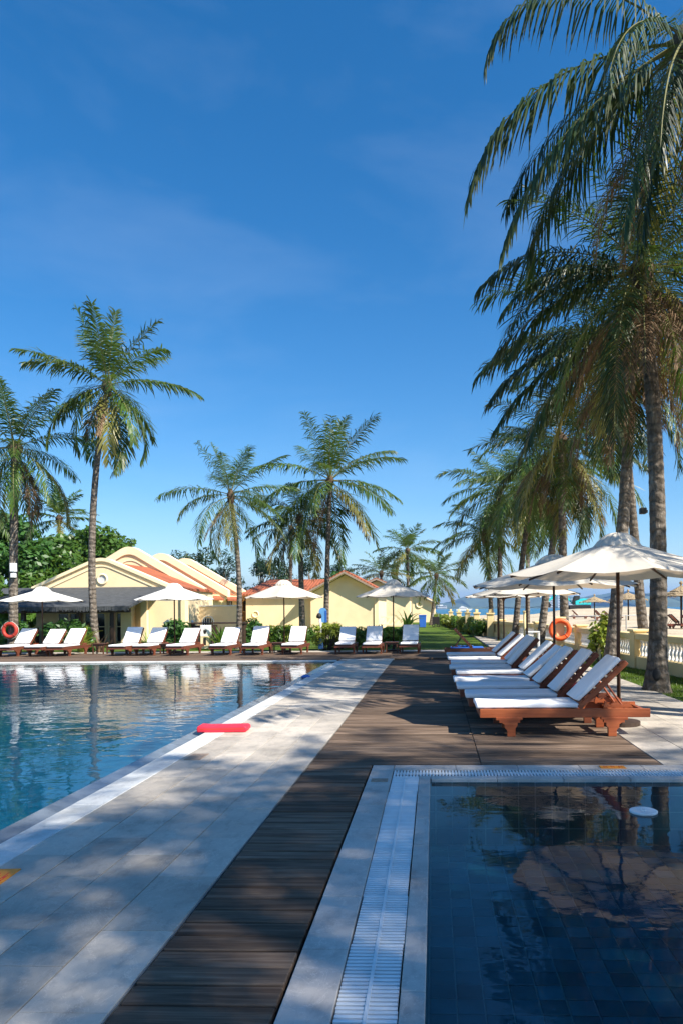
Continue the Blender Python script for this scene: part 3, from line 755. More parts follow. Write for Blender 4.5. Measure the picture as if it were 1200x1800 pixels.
# ------------------------------------------------------------------ palms
def frond_mesh(Lf, th0, D, droop, az, seed, wind, nl, mat, wl, wid, roll=0.0):
    g = np.random.default_rng(seed); n = 18
    s = np.linspace(0, 1, n)
    th = th0 - D * s ** 1.35
    d = np.stack([np.cos(th) * math.cos(az), np.cos(th) * math.sin(az), np.sin(th)], 1)
    d[:, 0] += wind[0] * s * .55; d[:, 1] += wind[1] * s * .55
    d /= np.linalg.norm(d, axis=1)[:, None]
    p = np.zeros((n, 3)); p[1:] = np.cumsum((d[1:] + d[:-1]) / 2 * Lf / (n - 1), 0)
    side0 = np.array([math.sin(az), -math.cos(az), 0.0])
    up_ = np.cross(np.broadcast_to(side0, d.shape), d)
    cr_, sr_ = np.cos(roll * s)[:, None], np.sin(roll * s)[:, None]
    side = side0 * cr_ + up_ * sr_; upv = up_ * cr_ - side0 * sr_
    # rachis
    v = []; f = []
    rad = np.interp(s, [0, .12, .5, 1], [.045, .026, .016, .005]) * (Lf / 3.6)
    for i in range(n):
        for a in range(4):
            q = a * math.pi / 2
            v.append(p[i] + side[i] * math.cos(q) * rad[i] + upv[i] * math.sin(q) * rad[i] * .7)
    for i in range(n - 1):
        for a in range(4): f.append((i * 4 + a, i * 4 + (a + 1) % 4, i * 4 + 4 + (a + 1) % 4, i * 4 + 4 + a))
    nr = len(f)
    v = np.array(v)
    sk = np.linspace(.13, .995, nl); sk = np.repeat(sk, 2); sg = np.tile([1.0, -1.0], nl)
    sk = np.clip(sk + g.uniform(-.006, .006, sk.size), 0, 1)
    keep = g.random(sk.size) > .09; sk, sg = sk[keep], sg[keep]; m_ = sk.size
    def it(A): return np.stack([np.interp(sk, s, A[:, k]) for k in range(3)], 1)
    P0, T, SD, UP = it(p), it(d), it(side), it(upv)
    ln = wl * Lf * .25 * np.interp(sk, [.1, .25, .5, .8, 1], [.55, .95, 1, .72, .42]) * g.uniform(.70, 1.10, m_)
    fwd = np.interp(sk, [0, .7, 1], [.30, .75, 1.35])
    d0 = T * fwd[:, None] + SD * (sg * .95)[:, None] + UP * (.30 + g.uniform(-.1, .1, m_))[:, None]
    d0 /= np.linalg.norm(d0, axis=1)[:, None]
    W = np.array([wind[0], wind[1], 0.0]); G = np.array([0, 0, -1.0])
    pts = [P0]; dirs = []
    jit = g.normal(0, .15, (m_, 3)); dr = droop * g.uniform(.75, 1.3, m_)[:, None]
    for k, frac in enumerate((.30, .38, .32)):
        dk = d0 + G * dr * (k * .62 + .22) + W * (.25 + .35 * k) + jit * (k + .3)
        dk /= np.linalg.norm(dk, axis=1)[:, None]; dirs.append(dk)
        pts.append(pts[-1] + dk * (ln * frac)[:, None])
    wv = np.zeros((m_, 7, 3))
    wd = wid * (Lf / 3.6)
    for k, wk in enumerate((.35, 1.0, .75)):
        dk = dirs[min(k, 2)]
        wx = T - dk * (T * dk).sum(1)[:, None]; wx /= np.linalg.norm(wx, axis=1)[:, None] + 1e-6
        wv[:, k * 2] = pts[k] - wx * wd * wk * .5; wv[:, k * 2 + 1] = pts[k] + wx * wd * wk * .5
    wv[:, 6] = pts[3]
    o = len(v); base = o + np.arange(m_)[:, None] * 7
    fq = np.concatenate([base + np.array([[0, 1, 3, 2]]), base + np.array([[2, 3, 5, 4]])], 0)
    ft = base + np.array([[4, 5, 6]])
    V = np.concatenate([v, wv.reshape(-1, 3)], 0)
    me = bpy.data.meshes.new('frond')
    me.from_pydata(V.tolist(), [], f + fq.tolist() + ft.tolist())
    me.materials.append(mat); me.materials.append(MT['rachis'])
    mi = np.zeros(len(me.polygons), dtype=np.int32); mi[:nr] = 1
    me.polygons.foreach_set('material_index', mi)
    at_ = np.zeros((len(V),), dtype=np.float32); lr = g.random(m_) ** 2.2
    tp = np.array([0, 0, .12, .12, .5, .5, 1.0])[None, :] * (.25 + .75 * lr[:, None]) + .25 * (lr[:, None] > .8)
    at_[o:] = tp.reshape(-1)
    ca = me.attributes.new('tip', 'FLOAT', 'POINT'); ca.data.foreach_set('value', at_)
    me.update(); return me
NP = [0]
def trunk_mb(base, top, r0, r1, bend=(0, 0), flare=1.5, n=10, seg=None):
    base, top = Vector(base), Vector(top); H = (top - base).length
    seg = seg or int(H / .075)
    pts, rad = [], []
    ctrl = (base + top) / 2 + Vector((bend[0], bend[1], 0))
    for i in range(seg + 1):
        u = i / seg
        pts.append(base * (1 - u) ** 2 + ctrl * 2 * u * (1 - u) + top * u * u)
        r = r0 + (r1 - r0) * u + (flare - 1) * r0 * math.exp(-u * H / .35)
        rad.append(r * (1 + (.012 if i % 2 else -.012) + .018 * math.sin(i * 1.7) + .012 * math.sin(i * .43)))
    return MB().tube(pts, rad, n)
def palm(label, base, top, Lf=3.4, n=24, seed=1, wind=(0, 0), r0=.17, r1=.105, bend=(0, 0), mats=None, el=(78, -42), dead=0, droop=(.35, 1.25), nl=46, wl=1.0, wid=.055, D=(40, 75), flare=1.5, extra=(), group='coconut palms', az0=None, upright=0, avoid=None):
    g = random.Random(seed * 13 + 5); NP[0] += 1
    t = thing('coconut_palm', label, 'palm tree', base, 0, group)
    rel = Vector(top) - Vector(base)
    part('trunk', trunk_mb((0, 0, -.1), rel, r0, r1, bend, flare), MT['trunk'], t, smooth=True, fix=False)
    fb = MB().lathe([(r1 * .9, -.35), (r1 * 1.7, -.1), (r1 * 2.1, .15), (r1 * 1.3, .30), (r1 * .3, .42)], 12, tuple(rel))
    part('crown_fibre', fb, MT['fibre'], t, smooth=True)
    az = g.uniform(0, 6.28) if az0 is None else az0
    for i in range(n):
        u = (i + .5) / n
        th = R(el[0] + (el[1] - el[0]) * u ** .9 + g.uniform(-9, 9))
        DD = R(D[0] + (D[1] - D[0]) * u + g.uniform(-10, 10))
        if upright and u < upright: DD *= .55
        if avoid and avoid[0] < math.degrees(az) % 360 < avoid[1]: az += 2.39996; continue
        mt = mats or MT['frond']
        if not mats and u > .75 and g.random() < .3: mt = MT['frondy']
        if mats and g.random() < .35: mt = MT['frond']
        if mats and u > .7 and g.random() < .25: mt = MT['frondy']
        lf = Lf * (.72 + .28 * min(1, u * 3)) * g.uniform(.9, 1.08)
        me = frond_mesh(lf, th, DD, droop[0] + (droop[1] - droop[0]) * u, az, seed * 100 + i, wind, nl, mt, wl, wid, g.uniform(-.5, .5))
        link('frond', me, t, rel + Vector((math.cos(az) * r1 * .8, math.sin(az) * r1 * .8, .35 - .4 * u)))
        az += 2.39996 + g.uniform(-.25, .25)
    for a_, th, DD, lf, dp in extra:
        me = frond_mesh(lf, R(th), R(DD), dp, R(a_), seed * 100 + 70 + int(a_), wind, nl + 14, mats or MT['frond'], wl, wid)
        link('frond', me, t, rel + Vector((math.cos(R(a_)) * r1, math.sin(R(a_)) * r1, .1)))
    for i in range(dead):
        a_ = g.uniform(0, 6.28)
        me = frond_mesh(Lf * g.uniform(.6, .85), R(g.uniform(-58, -30)), R(g.uniform(25, 48)), 1.2, a_, seed * 100 + 90 + i, (0, 0), nl, MT['frondd'], wl * .75, wid * .8)
        link('dead_frond', me, t, rel + Vector((math.cos(a_) * r1, math.sin(a_) * r1, -.25)))
    return t
K = MT['frondk']
# right-hand row, near to far
palm('coconut palm whose fronds hang in from the top right corner', (4.15, 10.5, 0), (3.68, 10.25, 9.45), 4.1, 30, 11, (.05, 0), .18, .12, (.1, 0), K, (60, -50), 3, (1.3, 2.4), 60, .95, .030, (45, 75),
     avoid=(135, 290), extra=[(182, -4, 74, 4.05, 2.6), (181, 50, 128, 3.5, 2.8), (188, -32, 40, 4.1, 2.6), (215, -58, 20, 3.4, 2.4), (240, -40, 35, 3.4, 2.4), (150, -25, 45, 3.4, 2.4), (262, -62, 18, 3.0, 2.2), (205, -70, 12, 3.2, 2.2), (230, -15, 55, 3.3, 2.4), (140, 5, 60, 3.4, 2.4), (280, -35, 40, 3.0, 2.2)])
palm('tall coconut palm with hollow at its trunk base, nearest on right lawn', (4.15, 13.5, 0), (3.95, 13.5, 7.75), 3.05, 30, 12, (.05, 0), .17, .115, (.28, 0), K, (74, -52), 16, (.3, 1.1), 60, 1.15, .035, (30, 58), flare=1.75,
     extra=[(182, 26, 75, 3.2, 1.6), (196, 5, 60, 3.0, 1.5), (188, -14, 50, 3.2, 1.5)])
palm('coconut palm just left of the hollow-based one, leaning right', (4.12, 17.0, 0), (4.75, 17.0, 7.9), 3.3, 32, 13, (.05, 0), .16, .115, (.15, 0), K, (74, -54), 16, (.3, 1.05), 56, 1.2, .038, (30, 56),
     extra=[(185, 10, 60, 3.9, 1.2), (178, -15, 45, 3.9, 1.2), (192, -5, 50, 3.9, 1.2), (200, -28, 40, 3.9, 1.2), (172, -32, 35, 3.8, 1.2)])
palm('straight coconut palm behind the orange life ring', (4.95, 27.2, 0), (4.70, 26.3, 7.6), 3.4, 30, 14, (.05, 0), .17, .12, (0, 0), K, (74, -56), 12, (.3, 1.05), 52, 1.2, .044, (30, 58))
palm('leaning coconut palm left of the orange life ring', (4.2, 28.6, 0), (5.25, 28.6, 7.2), 3.4, 28, 15, (.05, 0), .16, .11, (-.1, 0), K, (72, -55), 4, (.5, 1.3), 50, 1.25, .042, (45, 75))
palm('coconut palm with strongly leaning trunk above the far loungers', (3.75, 33.5, 0), (4.62, 33.5, 7.0), 3.3, 30, 16, (0, 0), .15, .11, (-.15, 0), None, (72, -52), 3, (.5, 1.3), 46, 1.3, .046, (45, 75))
palm('coconut palm with straight slim trunk over the wall bend', (3.5, 37.5, 0), (3.45, 37.5, 7.5), 3.4, 30, 17, (-.05, 0), .15, .10, (0, 0), None, (72, -52), 2, (.5, 1.3), 46, 1.3, .046, (45, 75))
palm('short coconut palm, leftmost of the right-hand row', (3.25, 39.5, 0), (2.85, 38.5, 5.4), 3.0, 26, 18, (-.1, 0), .14, .10, (0, 0), None, (68, -40), 1, (.4, 1.2), 44, 1.3, .046, (40, 70))
palm('coconut palm peeking behind the right-hand row', (5.6, 43, 0), (5.7, 43, 8.6), 3.4, 26, 19, (0, 0), .15, .10, (0, 0), None, (70, -50), 2, (.5, 1.3), 42, 1.3, .046, (45, 75))
palm('coconut palm with crown filling the gap above the cream parasols', (6.6, 22.5, 0), (5.8, 22.3, 8.9), 3.5, 28, 20, (0, 0), .16, .11, (0, 0), K, (72, -54), 8, (.3, 1.05), 54, 1.2, .040, (30, 56))
# left and centre
palm('tallest palm across the pool with pale smooth trunk and stiff top fronds', (-13.5, 28.0, 0), (-12.95, 28.0, 10.5), 3.5, 23, 21, (.05, 0), .155, .10, (-.75, 0), None, (88, -58), 2, (.3, 1.7), 48, 1.2, .066, (24, 82), upright=.35)
palm('palm at far left carrying the red life ring', (-17.5, 29.0, 0), (-17.35, 29.0, 8.3), 3.5, 22, 22, (.1, 0), .19, .15, (-.05, 0), None, (85, -58), 5, (.5, 1.7), 50, 1.15, .052, (32, 72), upright=.3)
palm('coconut palm with slim dark trunk left of the red roof', (-8.1, 29.2, 0), (-8.35, 29.2, 6.2), 2.8, 21, 23, (.38, 0), .12, .08, (.35, 0), None, (88, -50), 2, (.5, 1.6), 52, 1.2, .043, (28, 70), upright=.3)
palm('coconut palm rising in front of the yellow gable', (-5.5, 36.0, 0), (-5.2, 36.0, 8.0), 4.1, 22, 24, (.28, 0), .15, .10, (-.05, 0), None, (88, -46), 3, (.5, 1.5), 56, 1.15, .047, (28, 66), upright=.3)
palm('dark coconut palm half hidden behind the gable palm', (-6.95, 37.5, 0), (-7.05, 37.5, 6.3), 3.0, 22, 25, (.2, 0), .17, .11, (0, 0), K, (75, -50), 4, (.6, 1.6), 48, 1.3, .05, (35, 70))
palm('thin-trunked palm behind the red roof ridge', (-10.6, 52, 0), (-10.4, 52, 7.4), 3.4, 16, 26, (.2, 0), .15, .1, (0, 0), K, (60, -40), 1, (.4, 1.2), 30, 1.0, .07, (30, 60))
palm('distant palm with full crown right of the yellow gable', (-2.7, 75, 0), (-2.75, 75, 7.6), 3.6, 24, 27, (.25, 0), .18, .13, (0, 0), None, (80, -45), 0, (.3, 1.1), 34, 1.35, .085, (30, 65))
palm('distant dark palm just behind the gable tip', (-5.4, 72, 0), (-5.3, 72, 5.1), 3.2, 20, 28, (.1, 0), .17, .12, (0, 0), K, (70, -15), 0, (.3, .9), 32, 1.35, .085, (25, 50))
palm('distant short palm at the end of the lawn', (-.3, 70, 0), (.25, 70, 4.7), 3.2, 22, 29, (.25, 0), .17, .12, (0, 0), None, (78, -40), 0, (.3, 1.1), 34, 1.35, .085, (30, 65))
palm('small palm top above the big leafy tree at left', (-27, 50.5, 0), (-27, 50.5, 8.2), 2.9, 18, 30, (.25, 0), .16, .12, (0, 0), None, (80, -20), 0, (.3, 1), 30, 1.1, 0.11, (28, 55))
# palms beside and behind the photographer; they shade the near deck
SHADE = [((7.4, 1.0), 8.2, 41), ((5.9, -.9), 8.4, 42), ((9.0, -1.2), 8.8, 43), ((4.5, -3.6), 7.6, 44), ((10.6, .6), 8.2, 45), ((6.3, 8.4), 7.4, 48), ((8.9, 9.6), 8.0, 49)]
who = ['just right of the small pool', 'beside the small pool, nearest the camera', 'on the sand right of the small pool', 'behind the camera by the deck', 'on the sand nearest the garden wall', 'beyond the wall right of the nearest parasol', 'on the sand right of the nearest parasol']
for (xy, h, sd), wh in zip(SHADE, who):
    if sd < 48: xy, h = (xy[0] + 3.9, xy[1] - 2.53), h + 4.5
    palm('coconut palm ' + wh, (xy[0] + .3, xy[1], 0), (xy[0], xy[1], h), 3.6, 32 if sd in (41, 43) else 11 if sd > 47 else 22, sd, (.05, 0), .17, .115, (.1, 0), K, (65, -45), 2, (.6, 1.3), 40, 1.1, .06, (40, 72), group='palms outside the picture')

# ------------------------------------------------------------------ things on the palms and posts
def ring_thing(label, loc, mat, R0=.30, r0=.075, tilt=0):
    t = thing('life_ring', label, 'life ring', loc, tilt)
    part('ring_body', MB().torus(R0, r0, (0, 0, 0)), mat, t, smooth=True)
    for k in range(4):
        a = R(45 + 90 * k)
        part('grab_band', MB().tube([(math.cos(a + e) * R0, 0, math.sin(a + e) * R0) for e in (-.09, 0, .09)], r0 * 1.04, 12), mat, t, smooth=True)
    rp = MB()
    pts = [(math.cos(R(q)) * (R0 + r0 + .03 * abs(math.sin(R(2 * q + 90)))), 0, math.sin(R(q)) * (R0 + r0 + .03 * abs(math.sin(R(2 * q + 90))))) for q in range(0, 361, 15)]
    part('grab_rope', rp.tube(pts, .008, 5, False), MT['rope'], t)
    return t
pst = thing('ring_post', 'short yellow post holding the orange life ring beside the wall', 'post', (4.33, 24.75, 0))
part('shaft', box(-.14, .14, -.14, .14, -.1, 1.16), MT['yellow'], pst, bevel=.01)
part('cap', box(-.19, .19, -.19, .19, 1.162, 1.23), MT['yellow'], pst, bevel=.015)
part('hook', MB().tube([(0, -.13, 1.08), (0, -.30, 1.08), (0, -.31, 1.14)], .012, 6), MT['steel'], pst)
ring_thing('bright orange life ring hung on yellow post beside the wall', (4.30, 24.51, .80), MT['ring'], .31, .08)
ring_thing('shade-darkened red life ring hung on the leftmost palm trunk', (-17.47, 28.72, .81), MT['ringshade'], .27, .075)
lb = thing('wall_lamp', 'white lamp box fixed to the leftmost palm trunk', 'lamp', (-17.30, 28.72, 3.0))
part('lamp_case', box(-.11, .11, -.10, .10, .22, .58), MT['lamp'], lb, bevel=.02)
part('lower_case', box(-.09, .09, -.08, .08, -.02, .16), MT['lamp'], lb, bevel=.015)
part('bracket', box(-.02, .02, -.04, .16, .0, .5), MT['steel'], lb)
cm_ = thing('spot_lamp', 'small black spotlight on the near right palm trunk', 'lamp', (3.93, 13.36, 3.32))
part('lamp_case', box(-.11, .0, -.12, .02, -.05, .06), MT['black'], cm_, bevel=.01)
part('bracket', box(-.03, .05, .0, .06, -.02, .03), MT['black'], cm_)
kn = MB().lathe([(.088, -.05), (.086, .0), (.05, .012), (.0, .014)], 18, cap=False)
me = kn.mesh('hollow_shade_disc', MT['black'], True)
# domed black disc painting the shade inside a hollow at the trunk base
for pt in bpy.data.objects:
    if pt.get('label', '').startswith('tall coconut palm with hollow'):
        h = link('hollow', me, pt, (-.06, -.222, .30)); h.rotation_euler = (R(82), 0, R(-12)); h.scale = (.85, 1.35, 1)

# ------------------------------------------------------------------ buildings
def gable_poly(xl, xr, zb, ze, za, bump=.0, bw=.5):
    xm = (xl + xr) / 2; sl_ = (za - ze) / ((xr - xl) / 2)
    pts = [(xl, zb), (xl, ze)]
    pts.append((xm - bw, za - sl_ * bw))
    for k in range(1, 8):
        u = -1 + k / 4; pts.append((xm + bw * u, za - sl_ * bw + (.5 * sl_ * bw + bump) * (1 - u * u)))
    pts += [(xm + bw, za - sl_ * bw), (xr, ze), (xr, zb)]
    return pts
def band(poly, t0, drop):
    top = poly[1:-1]
    return top + [(u, q - drop) for u, q in reversed(top)]
# pavilion with the dark porch roof
pv = thing('pool_pavilion', 'cream pavilion with curved gable, round vent and dark shingled porch', 'building', (-17, 36, 0))
gp_ = gable_poly(-3.5, 3.4, -.1, 2.75, 4.35)
part('gable_wall', MB().prism(gp_, 0, .4), MT['plaster'], pv)
part('gable_coping', MB().prism(band(gable_poly(-3.7, 3.6, 0, 2.85, 4.42), 0, .17), -.10, .5), MT['coat'], pv)
part('gable_moulding', MB().prism(band(gable_poly(-3.3, 3.2, 0, 2.62, 4.05), 0, .07), -.04, .0), MT['coat'], pv)
vt = part('round_vent', MB().torus(.24, .06, (0, -.02, 3.22), 24, 8), MT['coat'], pv, smooth=True)
part('vent_disc', MB().prism([(.21 * math.cos(2 * math.pi * k / 20), 3.22 + .21 * math.sin(2 * math.pi * k / 20)) for k in range(20)], -.012, .02), MT['farw'], vt)
for x0 in (3.0, -3.48): part('side_wall', box(x0, x0 + .38, .41, 7.5, -.1, 2.8), MT['plaster'], pv)
rf = MB().prism([(-3.6, 2.78), (-.05, 4.18), (3.5, 2.78), (3.5, 2.66), (-.05, 4.06), (-3.6, 2.66)], .52, 7.6); part('roof', rf, MT['roof'], pv)
pr = MB(); pr.add([(-4.7, -3.2, 1.80), (2.75, -3.2, 1.80), (3.35, -.06, 2.80), (-5.2, -.06, 2.80), (-4.7, -3.2, 1.68), (2.75, -3.2, 1.68), (3.35, -.06, 2.68), (-5.2, -.06, 2.68)],
       [(0, 1, 2, 3), (7, 6, 5, 4), (0, 4, 5, 1), (1, 5, 6, 2), (2, 6, 7, 3), (3, 7, 4, 0)])
part('porch_roof', pr, MT['slate'], pv)
fr_ = MB()
for k in range(150):
    x = -4.68 + k * .0495; d_ = U(.06, .17); fr_.box(x, x + .042, -3.21 - U(0, .03), -3.17, 1.70 - d_, 1.795)
part('shaggy_eave', fr_, MT['slate'], pv, fix=False)
part('porch_beam', box(-4.5, 2.6, -2.75, -2.6, 1.50, 1.66), MT['darkwood'], pv)
for x in (-4.3, -2.6, .1, 1.75): part('porch_post', box(x - .09, x + .09, -2.76, -2.58, -.1, 1.5), MT['darkwood'], pv)
part('porch_pillar', box(1.2, 1.75, -.6, -.1, -.1, 2.55), MT['plaster'], pv)
for x0, x1 in ((-2.3, -1.1), (-.9, .2), (.35, 1.15)):
    wdw = part('door', box(x0, x1, -.09, -.005, 0, 2.1), MT['glass'], pv)
    for xx in (x0, (x0 + x1) / 2, x1): part('frame', box(xx - .05, xx + .05, -.13, -.092, 0, 2.1), MT['coat'], wdw)
    for zz in (.75, 1.45): part('glazing_bar', box(x0, x1, -.12, -.093, zz, zz + .05), MT['coat'], wdw)
part('porch_lintel', box(-3.4, 3.3, -.14, -.004, 2.12, 2.3), MT['plaster'], pv)
part('bar_counter', box(-1.9, .3, -2.2, -1.7, -.05, 1.0), MT['darkwood'], pv)
part('back_bench', box(-3.9, -2.9, -1.4, -.8, -.05, .75), MT['darkwood'], pv)
# plaster wall block right of the porch
wb = thing('garden_pillar_wall', 'cream plaster wall block with niche, right of the porch', 'wall', (-13.6, 35.8, 0))
part('wall', box(-.9, .75, 0, .5, -.1, 2.45), MT['plaster'], wb, bevel=.01)
part('pier', box(-1.25, -.92, -.25, .35, -.1, 2.3), MT['plaster'], wb, bevel=.01)
part('pier', box(.77, 1.0, -.12, .4, -.1, 2.4), MT['plaster'], wb, bevel=.01)
part('cap', box(-.95, 1.05, -.16, .56, 2.452, 2.54), MT['coat'], wb, bevel=.01)
# long villa: ridge runs away from the pool, three gable parapets
vl = thing('long_villa', 'long cream villa with three stepped parapets and red tiled roof strips', 'building', (-18.2, 42, 0))
ze, za, hw = 2.55, 5.02, 4.2
part('wall', box(-hw, hw - .25, .42, 16, -.1, 2.6), MT['plaster'], vl)
for k, yy in enumerate((0, 5, 9.6)):
    gp2 = gable_poly(-hw - .1, hw + .1, -.1 if k == 0 else 2.3, ze + .2, za + .33)
    pw = part('parapet', MB().prism(gp2, yy, yy + .4), MT['plaster'], vl)
    part('coping', MB().prism(band(gable_poly(-hw - .3, hw + .32, 0, ze + .36, za + .55), 0, .46), yy - .1, yy + .5), MT['coat'], pw)
    part('moulding', MB().prism(band(gable_poly(-hw + .5, hw - .35, 0, ze - .05, za - .22), 0, .07), yy - .04, yy - .002), MT['coat'], pw)
    part('bracket', MB().prism([(0, 2.5), (.42, 2.5), (.42, 2.35), (0, 1.95)], yy + .02, yy + .38), MT['coat'], pw, loc=(hw - .27, 0, 0))
for ya, yb in ((.52, 4.88), (5.52, 9.48), (10.12, 16)):
    part('roof', MB().prism([(-hw - .1, ze - .22), (0, za - .22), (hw + .1, ze - .22), (hw + .1, ze - .34), (0, za - .34), (-hw - .1, ze - .34)], ya, yb), MT['roof'], vl)
for yy in (2.2, 7.2, 11.5):
    wn = part('window', box(hw - .24, hw - .20, yy - .6, yy + .6, 1.5, 2.25), MT['glass'], vl)
    part('frame', box(hw - .235, hw - .15, yy - .68, yy + .68, 2.25, 2.33).box(hw - .235, hw - .15, yy - .68, yy + .68, 1.42, 1.5).box(hw - .235, hw - .15, yy - .03, yy + .03, 1.5, 2.25), MT['white'], wn)
# yard wall with the white lunette grille
yw = thing('yard_wall', 'low cream yard wall with white arched grille, right of the villa', 'wall', (-12.8, 41.0, 0))
part('wall', box(-1.9, 1.55, 0, .25, -.1, 1.78), MT['plaster'], yw)
part('cap', box(-1.95, 1.62, -.05, .30, 1.782, 1.86), MT['white'], yw, bevel=.01)
gl_ = part('grille', MB().prism([(-.34, .50), (.34, .50), (.34, .56), (-.34, .56)], -.07, -.002), MT['white'], yw, loc=(-.32, 0, 0))
ar = MB().tube([(math.cos(R(a)) * .34, -.03, .85 + math.sin(R(a)) * .38) for a in range(0, 181, 12)], .035, 6); ar.tube([(-.34, -.03, .52), (-.34, -.03, .85)], .035, 6); ar.tube([(.34, -.03, .52), (.34, -.03, .85)], .035, 6)
part('arch', ar, MT['white'], gl_)
for x in (-.2, -.07, .07, .2): part('bar', MB().tube([(x, -.03, .55), (x * 1.05, -.03, 1.12)], .018, 5), MT['white'], gl_)
part('backing', box(-.31, .31, -.008, -.003, .55, 1.1), MT['glass'], gl_)
# red roofed house at far left
lh = thing('far_left_house', 'low house with red tiles behind pale parapet at far left', 'building', (-24.5, 45, 0))
part('wall', box(-3, 2.2, 0, 4, -.1, 2.7), MT['plaster'], lh)
part('roof', MB().prism([(0 - .3, 2.75), (2.2, 3.55), (2.2, 3.43), (-.3, 2.63)], -3.1, 2.3, 'x'), MT['roof'], lh)
part('parapet', box(-3.2, 2.4, 2.21, 2.6, 2.6, 3.72), MT['coat'], lh)
part('chimney', box(-1.2, -.85, 1.9, 2.2, 3.2, 4.3), MT['coat'], lh)
# centre house: long roof along x plus a projecting gable
ch_ = thing('gabled_house', 'yellow house with red hipped roof and projecting gable', 'building', (-6.3, 50, 0))
part('wall', box(-7.3, -2.5, 1.2, 9, -.1, 2.72), MT['plaster'], ch_)
part('gable_wall', MB().prism([(-2.48, -.1), (-2.48, 2.72), (0, 4.02), (2.35, 2.79), (2.35, -.1)], .6, 9.0), MT['plaster'], ch_)
rm = MB(); rm.add([(-7.7, .8, 2.72), (-2.3, .8, 2.72), (-1.2, 5.6, 3.95), (-6.6, 5.6, 3.95), (-7.7, 10, 2.72), (-2.3, 10, 2.72)], [(0, 1, 2, 3), (3, 2, 5, 4), (0, 3, 4)])
rm.add([(-7.7, .8, 2.62), (-2.3, .8, 2.62), (-2.3, 10, 2.62), (-7.7, 10, 2.62)], [(3, 2, 1, 0)]); rm.add([(-7.7, .8, 2.62), (-2.3, .8, 2.62), (-2.3, .8, 2.72), (-7.7, .8, 2.72)], [(0, 1, 2, 3)])
part('hipped_roof', rm, MT['roof'], ch_, fix=False)
part('gable_roof', MB().prism([(-2.95, 2.60), (0, 4.16), (2.8, 2.68), (2.8, 2.84), (0, 4.34), (-2.95, 2.76)], -.02, 9.1), MT['roof'], ch_)
part('barge_board', MB().prism([(-2.95, 2.55), (0, 4.10), (2.8, 2.62), (2.8, 2.76), (0, 4.24), (-2.95, 2.69)], -.08, -.022), MT['rust'], ch_)
part('soffit', MB().prism([(-2.9, 2.53), (0, 4.07), (2.75, 2.60), (2.75, 2.66), (0, 4.14), (-2.9, 2.59)], .0, .6), MT['coat'], ch_)
part('downpipe', MB().tube([(2.1, .55, 0), (2.1, .55, 2.7)], .04, 6), MT['plaster'], ch_)
for x, rr in ((-6.6, .22),):
    part('round_vent', MB().torus(rr, .05, (x, 1.18, 1.25), 20, 8), MT['coat'], ch_, smooth=True)
def small_house(label, x, y, w, ze, za, skew=0, vent=False):
    t = thing('garden_bungalow', label, 'building', (x, y, 0))
    part('gable_wall', MB().prism([(-w, -.1), (-w, ze), (0, za - .2), (w + skew, ze - skew * .35), (w + skew, -.1)], .5, 8), MT['plaster'], t)
    part('roof', MB().prism([(-w - .4, ze - .05), (0, za - .08), (w + skew + .4, ze - skew * .35 - .1), (w + skew + .4, ze - skew * .35 + .04), (0, za + .08), (-w - .4, ze + .1)], 0, 8.1), MT['roof'], t)
    part('barge_board', MB().prism([(-w - .4, ze - .12), (0, za - .15), (w + skew + .4, ze - skew * .35 - .17), (w + skew + .4, ze - skew * .35 - .03), (0, za + .01), (-w - .4, ze + .03)], -.06, -.002), MT['coat'] if vent else MT['rust'], t)
    if vent:
        part('round_vent', MB().torus(.34, .09, (1.35, .46, 2.05), 20, 8), MT['coat'], t, smooth=True)
    part('door', box(-.9, 0, .44, .497, 0, 2.0), MT['teakdark'], t)
    return t
small_house('yellow bungalow gable behind the shaded parasol', -5.2, 64.5, 3.0, 2.85, 4.36)
small_house('farthest yellow bungalow with round vent at lawn end', -3.1, 84.5, 3.0, 2.3, 4.1, .3, True)

# ------------------------------------------------------------------ trees and shrubs
def leaf_cloud(clumps, n, size, seed, asp=.55, up=.35):
    g = np.random.default_rng(seed)
    C = np.array([c[0] for c in clumps]); Rr = np.array([c[1] for c in clumps])
    wgt = np.prod(Rr, 1) ** (2 / 3); k = g.choice(len(clumps), n, p=wgt / wgt.sum())
    d = g.normal(size=(n, 3)); d /= np.linalg.norm(d, axis=1)[:, None]
    r = g.uniform(.45, 1.06, n) ** .6
    p = C[k] + d * Rr[k] * r[:, None]
    nrm = d + g.normal(0, .6, (n, 3)); nrm[:, 2] += up; nrm /= np.linalg.norm(nrm, axis=1)[:, None]
    a = np.cross(nrm, g.normal(size=(n, 3))); a /= np.linalg.norm(a, axis=1)[:, None]; b = np.cross(nrm, a)
    s = size * g.uniform(.6, 1.25, n)[:, None]
    V = np.stack([p - a * s, p + b * s * asp - nrm * s * .12, p + a * s - nrm * s * .25, p - b * s * asp - nrm * s * .12], 1).reshape(-1, 3)
    Fq = (np.arange(n)[:, None] * 4 + np.array([[0, 1, 2, 3]]))
    tri = np.concatenate([Fq[:, [0, 1, 2]], Fq[:, [0, 2, 3]]], 0)
    mb = MB(); mb.v = V.tolist(); mb.f = tri.tolist(); return mb
